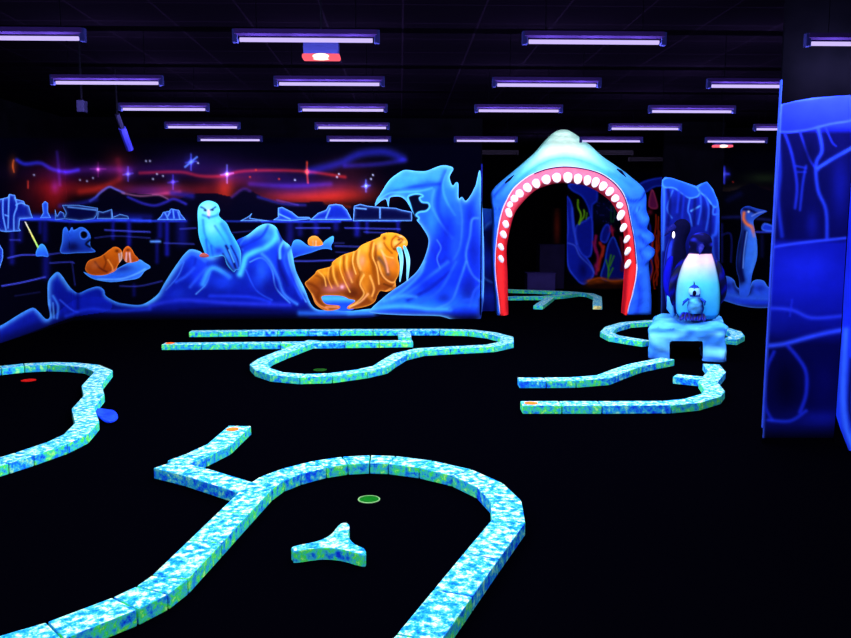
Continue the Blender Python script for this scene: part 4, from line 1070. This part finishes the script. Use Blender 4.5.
def shark_paint(c, k):
    """k 0 at the outer rim, 1 at the lip"""
    x, y = c[:, 0], c[:, 1]
    col = np.zeros((len(x), 3))
    top = np.clip((200 - y) / 40, 0, 1)
    nz = np.exp(-((x - 564) / 30) ** 2) * np.clip((178 - y) / 12, 0, 1)
    blue = np.array([36, 112, 250.]); deep = np.array([36, 100, 252.]); cyan = np.array([80, 200, 255.]); mint = np.array([208, 255, 226.]); aqua = np.array([120, 240, 240.])
    col = deep * (1 - top)[:, None] + cyan * top[:, None]
    col = col * (1 - .55 * math.sin(k * math.pi)) + blue * .55 * math.sin(k * math.pi) if False else col
    sidefade = np.exp(-((x - 562) / 44) ** 2) * top
    col = col * (1 - sidefade)[:, None] + aqua * sidefade[:, None]
    w = np.clip(nz * (1.25 - .9 * abs(k - .45)), 0, 1)
    col = col * (1 - w)[:, None] + mint * w[:, None]
    band = np.exp(-((k - .8) / .13) ** 2) * top
    col = col * (1 - .65 * band)[:, None] + np.array([30, 150, 240.]) * .65 * band[:, None]
    rim = np.exp(-((k - .25) / .2) ** 2) * (1 - top)
    col = col * (1 - .5 * rim)[:, None] + np.array([40, 130, 255.]) * .5 * rim[:, None]
    # fold lines of the gills on the right leg and rim of the right cheek
    P2 = c
    for line, cl, wd, a in [([(645, 192), (641, 199), (632, 201), (625, 197)], (10, 40, 170), 1.2, .8), ([(634, 214), (640, 226), (646, 230)], (14, 44, 200), 2.2, .6), ([(640, 236), (645, 243), (650, 244)], (14, 44, 200), 1.8, .7), ([(640, 250), (644, 260), (650, 262)], (14, 44, 200), 1.8, .6),
                            ([(637, 210), (643, 218), (648, 219)], (60, 150, 255), 2.0, .6), ([(643, 236), (650, 238)], (60, 150, 255), 2, .6), ([(643, 252), (650, 254)], (60, 150, 255), 2, .6), ([(638, 280), (640, 300), (636, 316)], (20, 50, 210), 2.4, .7), ([(646, 270), (647, 300)], (50, 120, 255), 2.6, .5),
                            ([(494, 196), (500, 190), (507, 182)], (16, 50, 190), 1.4, .7), ([(610, 172), (620, 178), (632, 186)], (30, 110, 235), 3, .5), ([(600, 160), (612, 170)], (90, 190, 250), 3, .5)]:
        ww = a * np.exp(-(dist_poly(P2, catmull(line, 4)) / wd) ** 2)[:, None]
        col = col * (1 - ww) + ww * np.array(cl, float)
    seam = .6 * np.exp(-(np.abs(y - 209) / .5) ** 2)[:, None]
    col = col * (1 - seam) + seam * np.array([14, 40, 150.])
    return lin(col)


rows3.append(ap(oc, .16)); cols3.append(shark_paint(oc, 0))
rows3.append(ap(oc, .06)); cols3.append(shark_paint(oc, 0))
for i in range(NR + 1):
    k = i / NR
    c = oc * (1 - k) + gc * k
    bul = math.sin(math.pi * (k * .9 + .05)) ** .7
    dy = -(.10 + .09 * bul + .05 * nose * bul) - .05 * k + .0 * (1 - k)
    fold = .03 * np.sin(c[:, 1] * .5) * gill * math.sin(math.pi * k)
    rows3.append(ap(c, dy + fold)); cols3.append(shark_paint(c, k))
v = np.vstack(rows3)
f = [(i * nA + j, i * nA + j + 1, (i + 1) * nA + j + 1, (i + 1) * nA + j) for i in range(len(rows3) - 1) for j in range(nA - 1)]
mesh('head_shell', v, f, M['paint'], sh, np.vstack(cols3), smooth=True)
# gums
rows3, cols3 = [], []
for k, dy in ((0, -.15), (.12, -.2), (.3, -.215), (.55, -.2), (.8, -.15), (.95, -.07), (1.0, 0.0), (1.0, .16)):
    c = gc * (1 - k) + ic * k
    rows3.append(ap(c, dy))
    up = np.clip((250 - c[:, 1]) / 60, 0, 1)[:, None]
    col = np.array([255, 44, 48.]) * (1 - up) + np.array([255, 112, 140.]) * up
    w = max(0, (k - .6) / .4) * .6
    col = col * (1 - w) + np.array([190, 18, 46.]) * w
    cols3.append(lin(col))
v = np.vstack(rows3)
f = [(i * nA + j, i * nA + j + 1, (i + 1) * nA + j + 1, (i + 1) * nA + j) for i in range(len(rows3) - 1) for j in range(nA - 1)]
mesh('gum', v, f, M['paint'], sh, np.vstack(cols3), smooth=True)
# back board closing the shell
rows3 = [ap(oc, .16), ap(ic, .16)]
mesh('back_board', np.vstack(rows3), [(j, j + 1, nA + j + 1, nA + j) for j in range(nA - 1)], M['dark'], sh)
lipl = ap(gc, -.165)[2:-2]
mesh('lip', *tube(lipl, .017, 8), M['white'], sh, smooth=True)
ll = ap(gc * .93 + ic * .07, -.19)[2:-2]
mesh('gum_line', *tube(ll[int(nA * .3):int(nA * .86)], .012, 8), M['outline'], sh, smooth=True)
# teeth
teeth = [(501, 259, 6, 9), (500.9, 247, 6, 9), (503.4, 234.6, 7, 9.5), (505.8, 224.3, 7, 9), (508.8, 213, 7.2, 11), (510, 204.6, 7, 6.5), (514.4, 198.8, 8, 8.5), (519.6, 193.6, 8.6, 9.5), (527.4, 187.7, 8.8, 10.5), (536.2, 183.6, 8.6, 10.5), (546.2, 179.6, 9.6, 10.5), (556.8, 177.8, 9.6, 10.5), (567.8, 177.6, 10, 11.5),
         (577.8, 179, 9, 11), (587.3, 180.4, 8.2, 11), (595.4, 182.4, 8.2, 11.5), (603, 186.2, 8.4, 10.5), (609.6, 191.6, 8, 10.5), (615.2, 198.5, 8, 9), (619.6, 205.4, 7.4, 7), (620.8, 215.2, 7.6, 12), (623.4, 227.6, 6.6, 10), (626.8, 239.2, 5.4, 10), (627.6, 251.2, 5.6, 10), (627.7, 264.2, 5.6, 11)]
scl = YA / F
for (tx, ty, tw, th) in teeth:
    i = int(np.argmin((ic[:, 0] - tx) ** 2 + (ic[:, 1] - ty) ** 2))
    j = int(np.argmin((gc[:, 0] - tx) ** 2 + (gc[:, 1] - ty) ** 2))
    dvec = ic[i] - gc[j]
    dvec = dvec / np.linalg.norm(dvec)
    if ty > 205:
        dvec = np.array([0, 1.0]) * .85 + dvec * .5
        dvec /= np.linalg.norm(dvec)
    c = at_y(tx, ty, YA - .2)
    ax = np.array([dvec[0], 0, -dvec[1]])
    sx = np.array([-ax[2], 0, ax[0]])
    rings = []
    for q in np.linspace(-1, 1, 9):
        prof = math.sqrt(max(0.02, 1 - abs(q) ** 2.6)) * (1 - .22 * (q + 1) / 2)
        rings.append([c + ax * (q * th * .47 * scl) + sx * (math.cos(u) * prof * tw * .5 * scl) + np.array([0, 1, 0]) * (math.sin(u) * prof * .06) for u in np.linspace(0, 2 * math.pi, 14, endpoint=False)])
    mesh('tooth', *loft(rings), M['tooth'], sh, smooth=True)
# eyes
for pts in ([(617, 168), (621, 170.6), (626, 176)], [(505, 182), (509, 178.6), (514, 174)]):
    w = [at_y(p[0], p[1] + 1.2, YA - .18) for p in pts]
    e = mesh('eye', *tube(w, [.02, .05, .012], 10, .5), M['dark'], sh, smooth=True)

# ------------------------------------------------------------------ ice block with tunnel
# the block and the penguins on it stand turned towards the lane: local axes u (along the front), w (into the block), z
ANG = math.atan2(3.45, 9.75)
G0 = at_z(688, 360.5, 0)
UD = np.array([math.cos(ANG), -math.sin(ANG), 0.0]); WD = np.array([math.sin(ANG), math.cos(ANG), 0.0])


def loc_at(px, py, w):
    """the point (u, w, z) of the block's own frame seen at a drawing position, on the plane w"""
    r = ray(px, py)
    p0 = G0 + WD * w
    t = ((p0 - O3) @ WD) / (r @ WD)
    p = O3 + r * t[..., None] if np.ndim(t) else O3 + r * t
    u = (p - G0) @ UD
    return np.stack([u, np.broadcast_to(w, np.shape(u)), p[..., 2]], -1)


def to_world(V):
    V = np.asarray(V, float)
    return G0 * np.array([1, 1, 0]) + V[:, :1] * UD + V[:, 1:2] * WD + np.array([0, 0, 1.0]) * V[:, 2:3]


_mesh0 = mesh


def lmesh(name, verts, *args, **kw):
    return _mesh0(name, to_world(verts), *args, **kw)


ZT = .468
YI0, YI1 = 0.0, 1.15
pf = lambda x, y: loc_at(x, y, 0.0)
ob = thing('ice_block', 'light blue ice block with square black tunnel, under the penguins', 'ice block', (G0[0], G0[1], 0))
prof_px = [(648.6, 362), (648, 352), (649, 344), (648, 336), (647, 330), (649.5, 326), (656, 324), (668, 325), (682, 326.5), (696, 326), (712, 324), (722, 323.4), (727.5, 325), (727, 333), (725.6, 341), (727, 350), (726, 362), (703, 362), (703, 341), (669.5, 341), (669.5, 362)]
pp = pf([q[0] for q in prof_px], [q[1] for q in prof_px])
prof = np.stack([pp[:, 0], np.where(np.array(prof_px)[:, 1] > 357, 0, pp[:, 2])], 1)
ol = np.vstack([resample(np.vstack([prof[:17]]), .03, closed=False), resample(prof[16:21], .03, closed=False)[1:], resample(np.vstack([prof[20], prof[0]]), .03, closed=False)[1:-1]])
P, faces = poly_mesh(ol, .028)
xm = prof[:, 0].mean()


def bump(x, y, z, a=.028):
    return a * (noise.noise(Vector((x * 3.2, y * 3.2, z * 5.5))) - .25) + a * .5 * noise.noise(Vector((x * 8, y * 8, z * 12)))


def is_tunnel(x, z):
    return (prof[20, 0] - .01 < x < prof[16, 0] + .0) and prof[19, 0] - .012 < x < prof[18, 0] + .012 and z < prof[18, 1] + .012


rows3 = []
b = resample(ol, .028)
nb = len(b)
ys = np.linspace(YI0, YI1, 26)
vs, rim_k = [], []
for yi, y in enumerate(ys):
    k = (y - YI0) / (YI1 - YI0)
    for (x, z) in b:
        if is_tunnel(x, z):
            vs.append((x, y, z))
        else:
            sh_ = 1 - .10 * k
            e = .03 * max(0, 1 - (y - YI0) / .07) ** 2
            xx = xm + (x - xm) * sh_
            zz = max(0, z + (bump(x, y, 3.0) - e if z > .3 else 0))
            dx = bump(1.7, y, z) * (1 if x > xm else -1)
            vs.append((xx + dx - (e if x > xm else -e) * .6, y, zz))
fs = [(i * nb + j, i * nb + (j + 1) % nb, (i + 1) * nb + (j + 1) % nb, (i + 1) * nb + j) for i in range(len(ys) - 1) for j in range(nb)]
def rock_cols(V):
    V = np.asarray(V)
    out = []
    for x, y, z in V:
        n1 = noise.noise(Vector((x * 2.2, y * 2, z * 6 + 4))); n2 = noise.noise(Vector((x * 6 + 9, y * 5, z * 13)))
        t = .5 + .7 * n1 + .45 * n2
        t = min(1, max(0, t))
        crease = math.exp(-(n1 * 7) ** 2) * .55
        a = np.array([48, 140, 250.]) * (1 - t) + np.array([120, 225, 255.]) * t
        a = a * (1 - crease) + np.array([26, 96, 235.]) * crease
        if z < .12:
            w = .5 * (1 - z / .12) * (0.6 + n1)
            w = min(1, max(0, w)); a = a * (1 - w) + np.array([40, 60, 235.]) * w
        out.append(a)
    return lin(np.array(out))


inner_mask = np.array([is_tunnel(x, z) for (x, z) in b] * len(ys))  # tunnel walls coloured near black, the shade inside painted in
lmesh('rock', vs, fs, M['paint'], ob, np.where(inner_mask[:, None], lin((4, 4, 14)), rock_cols(vs)), smooth=True)
P2, F2 = poly_mesh(b, .028)
for nm, y, sg in (('front_face', YI0, 1), ('back_face', YI1, -1)):
    V = []
    dd = dist_poly(P2, b, True)
    for (x, z), d in zip(P2, dd):
        k = (y - YI0) / (YI1 - YI0)
        tt = is_tunnel(x, z)
        w = min(1, d / .05)
        e = .0 if sg < 0 else .03 * (0 if tt else 1)
        xx = xm + (x - xm) * (1 - .10 * k)
        zz = z
        if d < 1e-3 and not tt:      # the rim follows the shell's displaced edge
            dx = bump(1.7, y, z) * (1 if x > xm else -1)
            xx = xx + dx - (e if x > xm else -e) * .6
            zz = max(0, z + (bump(x, y, 3.0) - e if z > .3 else 0))
        V.append((xx, y - sg * w * (.03 + bump(x, 7, z, .05)), zz))
    lmesh(nm, V, F2, M['paint'], ob, rock_cols(V), smooth=True)


# ------------------------------------------------------------------ penguins
def ring_loft(specs, n=36, power=2.0):
    rings = []
    for (cx, cy, z, rx, ry) in specs:
        rings.append([(cx + rx * math.cos(u), cy + ry * math.sin(u), z) for u in np.linspace(0, 2 * math.pi, n, endpoint=False)])
    return rings


def smooth_specs(sp, n=6):
    return catmull(np.array(sp, float), n)


PY = .45
PX = float(loc_at(698, 300, PY)[0])
Z0 = ZT


def px2(x, y):
    p = loc_at(x, y, PY)
    return float(p[0]), float(p[2])


pg = thing('penguin_statue', 'large white-bellied penguin statue with a chick on the ice block', 'penguin statue', tuple(to_world([(PX, PY, Z0)])[0]), 'penguin statues on the ice block')
specs = []
for y, x0, x1, dpt, lean in [(318.5, 679, 715, .16, 0), (312, 675.5, 719.5, .22, 0), (300, 674.5, 721, .26, 0), (285, 675.5, 720.5, .27, 0), (272, 678.5, 718, .25, 0), (262, 682.5, 715.5, .21, -.01), (255, 687, 713, .165, -.02), (250, 689, 712, .145, -.035), (245, 689, 712.4, .15, -.06), (240, 689.6, 711.8, .15, -.08), (236, 691.5, 710, .125, -.085), (233.4, 695, 706.5, .08, -.08), (232.4, 699, 702.5, .03, -.08)]:
    a, za = px2(x0, y); b2, _ = px2(x1, y)
    specs.append(((a + b2) / 2, PY + lean, max(za, Z0), (b2 - a) / 2, dpt))
sp = smooth_specs(specs, 5)
rings = ring_loft(sp, 44)
v, f = loft(rings)
V = np.array(v)
cols = []
ztop, zneck = px2(698, 232)[1], px2(698, 253)[1]
for i, (x, y, z) in enumerate(V):
    r = sp[i // 44]
    u = math.atan2((y - r[1]) / max(r[4], 1e-3), (x - r[0]) / max(r[3], 1e-3))
    front = math.cos(u + math.pi / 2)
    n1 = noise.noise(Vector((x * 9, y * 9, z * 14)))
    dark = np.array([5, 7, 34.]) + max(0, n1) * np.array([12, 22, 130.])
    if z > zneck:
        c = np.array([8, 9, 44.]) + max(0, n1 * 1.5) * np.array([20, 30, 150.])
    else:
        tz = (z - Z0) / (zneck - Z0)
        bel = np.array([40, 165, 235.]) * max(0, 1 - tz * 1.7) + np.array([64, 182, 225.]) * min(1, tz * 1.7)
        if tz > .55:
            q = min(1, (tz - .55) / .4); bel = bel * (1 - q) + np.array([212, 170, 192.]) * q
        left = max(0, -(x - PX) / .3)
        bel = bel * (1 - .5 * left * tz) + np.array([196, 178, 180.]) * .5 * left * tz
        w = min(1, max(0, (front - .30) / .14))
        c = dark * (1 - w) + bel * w
        if z < Z0 + .05: c = c * .8
    cols.append(c)
lmesh('body', V, f, M['paint'], pg, lin(np.array(cols)), smooth=True)
# beak pointing down towards the chick, flippers, feet
bx, bz = px2(701, 247.5)
bv, bf = tube([(bx, PY - .2, bz + .02), (bx - .01, PY - .27, bz - .02), (bx - .02, PY - .31, bz - .075)], [.036, .025, .005], 10)
bk = lmesh('beak', bv, bf, M['paint'], pg, lin(np.tile([30, 34, 120], (len(bv), 1))), smooth=True)
for s_, pts in ((-1, [(684, 260), (676.5, 276), (673, 292), (673, 306)]), (1, [(714.5, 260), (720.5, 276), (722.5, 292), (720.5, 305)])):
    w = [np.array([px2(*q)[0], PY - .02 + .03 * i, px2(*q)[1]]) for i, q in enumerate(pts)]
    fv, ff = tube(catmull(w, 4), [.03, .045, .055, .06, .06, .062, .06, .058, .052, .045, .034, .022, .01], 12, .5)
    c = np.array([[6 + 20 * max(0, math.sin(i)), 10 + 20 * max(0, math.sin(i)), 50 + 90 * max(0, math.sin(i * .9))] for i in range(len(fv))])
    lmesh('flipper', fv, ff, M['paint'], pg, lin(c), smooth=True)
for fx in (686, 698.5):
    x0, z0 = px2(fx, 318)
    parts = []
    for k in (-1, 0, 1):
        parts.append(tube([(x0 + .03 * k, PY - .20, Z0 + .06), (x0 + .05 * k, PY - .30, Z0 + .045), (x0 + .06 * k, PY - .37, Z0 + .015)], [.036, .03, .014], 8))
    fv, ff = join(*parts)
    lmesh('foot', fv, ff, M['paint'], pg, lin(np.array([[24 + 26 * max(0, math.sin(i * 2.1)), 26 + 40 * max(0, math.sin(i * 2.1)), 130 + 80 * math.sin(i * 1.3)] for i in range(len(fv))])), smooth=True)
# chick sitting on the feet
cs = []
PYc = PY - .30
for y, x0, x1, d in [(313, 689, 702.5, .07), (308, 687, 704, .10), (302, 688, 703, .10), (298, 689.5, 701, .085), (295.5, 689.8, 700.2, .075), (292, 688.4, 700.4, .085), (288, 689, 699.6, .08), (285.6, 691.4, 697.4, .05), (284.6, 693.4, 695.4, .02)]:
    a = loc_at(x0, y, PYc); b2 = loc_at(x1, y, PYc)
    cs.append(((a[0] + b2[0]) / 2, PYc, a[2], (b2[0] - a[0]) / 2, d))
csp = smooth_specs(cs, 4)
v, f = loft(ring_loft(csp, 24))
V = np.array(v)
zh = float(loc_at(694, 296.5, PYc)[2])
hx, hz = float(loc_at(694.4, 291, PYc)[0]), float(loc_at(694.4, 291, PYc)[2])
cc = []
for x, y, z in V:
    if z > zh:
        d = math.hypot(abs(x - hx) - .035, (z - hz) * 1.0)
        c = np.array([120, 195, 250.]) if (d < .042 and y < PYc) else np.array([20, 50, 150.])
    else:
        e = min(1, abs(x - hx) / .105)
        c = np.array([70, 170, 245.]) * (1 - e ** 3) + np.array([10, 34, 130.]) * e ** 3
        c = c * (.8 + .5 * noise.noise(Vector((x * 14, y * 14, z * 34))))
    cc.append(c)
ch = lmesh('chick', V, f, M['paint'], pg, lin(np.array(cc)), smooth=True)
ch['label'] = 'small open-beaked chick on the penguin feet'
tip = loc_at(694.4, 293, PYc - .08)
lmesh('beak', *ellipsoid((hx, PYc - .085, hz - .02), .022, .03, .034), M['dark'], ch, smooth=True)
lmesh('crest', *tube([loc_at(694.4, 286, PYc), loc_at(694, 281.5, PYc)], [.012, .003], 8), M['dark'], ch)
for s_ in (-1, 1):
    p0 = loc_at(694.6 + s_ * 6, 298.5, PYc - .04); p1 = loc_at(694.6 + s_ * 10.5, 302, PYc - .05); p2 = loc_at(694.6 + s_ * (12 if s_ < 0 else 10), 305.5, PYc - .05)
    fv, ff = tube([p0, p1, p2], [.022, .028, .008], 10, .6)
    lmesh('flipper', fv, ff, M['paint'], ch, lin(np.tile([20, 60, 180], (len(fv), 1))), smooth=True)

# second penguin, dark, bowed, behind left
PY2 = PY + .47
pg2 = thing('penguin_statue', 'dark penguin statue with bowed head behind the white-bellied penguin', 'penguin statue', tuple(to_world([(float(loc_at(678, 315, PY2)[0]), PY2, Z0)])[0]), 'penguin statues on the ice block')
cs = []
for y, x0, x1, d in [(318.5, 672, 696, .14), (310, 668, 698, .2), (296, 665, 697, .22), (280, 663.6, 694, .22), (266, 663.6, 690, .19), (254, 665, 686.6, .155), (245, 667, 685.5, .13), (238, 669.5, 687, .12), (231, 671.4, 690, .125), (225, 673, 690.4, .12), (220.6, 676.6, 687.6, .085), (218.8, 680.6, 684, .03)]:
    a = loc_at(x0, y, PY2); b2 = loc_at(x1, y, PY2)
    cs.append(((a[0] + b2[0]) / 2, PY2, max(a[2], Z0), (b2[0] - a[0]) / 2, d))
csp = smooth_specs(cs, 5)
v, f = loft(ring_loft(csp, 36))
V = np.array(v)
cc = []
for i, (x, y, z) in enumerate(V):
    r = csp[i // 36]
    u = math.atan2((y - r[1]) / max(r[4], 1e-3), (x - r[0]) / max(r[3], 1e-3))
    st = math.exp(-((math.degrees(u) + 128) / 16) ** 2) + .8 * math.exp(-((math.degrees(u) + 165) / 11) ** 2)
    c = np.array([5, 6, 34.]) + st * np.array([22, 44, 170.]) * (1 if z < r[2] + 1 else 0) * min(1, max(0, (1.55 - z) / .2))
    cc.append(c)
lmesh('body', V, f, M['paint'], pg2, lin(np.array(cc)), smooth=True)
b0, b1, b3 = loc_at(674.5, 227, PY2 - .06), loc_at(669, 230, PY2 - .1), loc_at(664.6, 236, PY2 - .12)
bv, bf = tube([b0, b1, b3], [.05, .032, .006], 10)
lmesh('beak', bv, bf, M['paint'], pg2, lin(np.tile([16, 20, 90], (len(bv), 1))), smooth=True)
c0 = loc_at(673.6, 235, PY2 - .13)
tv, tf = ellipsoid(c0, .018, .02, .045)
lmesh('throat_patch', tv, tf, M['tooth'], pg2, smooth=True)['label'] = 'white throat patch'
w = [loc_at(*q, PY2 - .2 - .02 * i) for i, q in enumerate([(671.6, 256), (667.5, 272), (668, 290), (674, 304)])]
fv, ff = tube(catmull(w, 4), [.02, .035, .045, .05, .055, .055, .055, .052, .048, .04, .03, .02, .01], 12, .5)
lmesh('flipper', fv, ff, M['paint'], pg2, lin(np.array([[10, 14, 60 + 110 * max(0, math.sin(i * .52))] for i in range(len(fv))])), smooth=True)
w = [loc_at(*q, PY2 - .24) for q in [(667.6, 291), (669.4, 300), (670, 308), (674, 316)]]
fv, ff = tube(w, [.012, .03, .045, .05], 10, .6)
lmesh('tail', fv, ff, M['paint'], pg2, lin(np.tile([70, 170, 250], (len(fv), 1))), smooth=True)['label'] = 'pale blue tail tip'

# ------------------------------------------------------------------ world, view
wd = bpy.data.worlds.new('world')
sc.world = wd
wd.use_nodes = True
wd.node_tree.nodes['Background'].inputs[0].default_value = (0, 0, 0, 1)
wd.node_tree.nodes['Background'].inputs[1].default_value = 0
sc.view_settings.view_transform = 'Standard'
sc.view_settings.look = 'None'
sc.view_settings.gamma = 1
sc.view_settings.exposure = 0
sc.view_settings.use_curve_mapping = False
sc.cycles.max_bounces = 3
sc.cycles.use_denoising = True
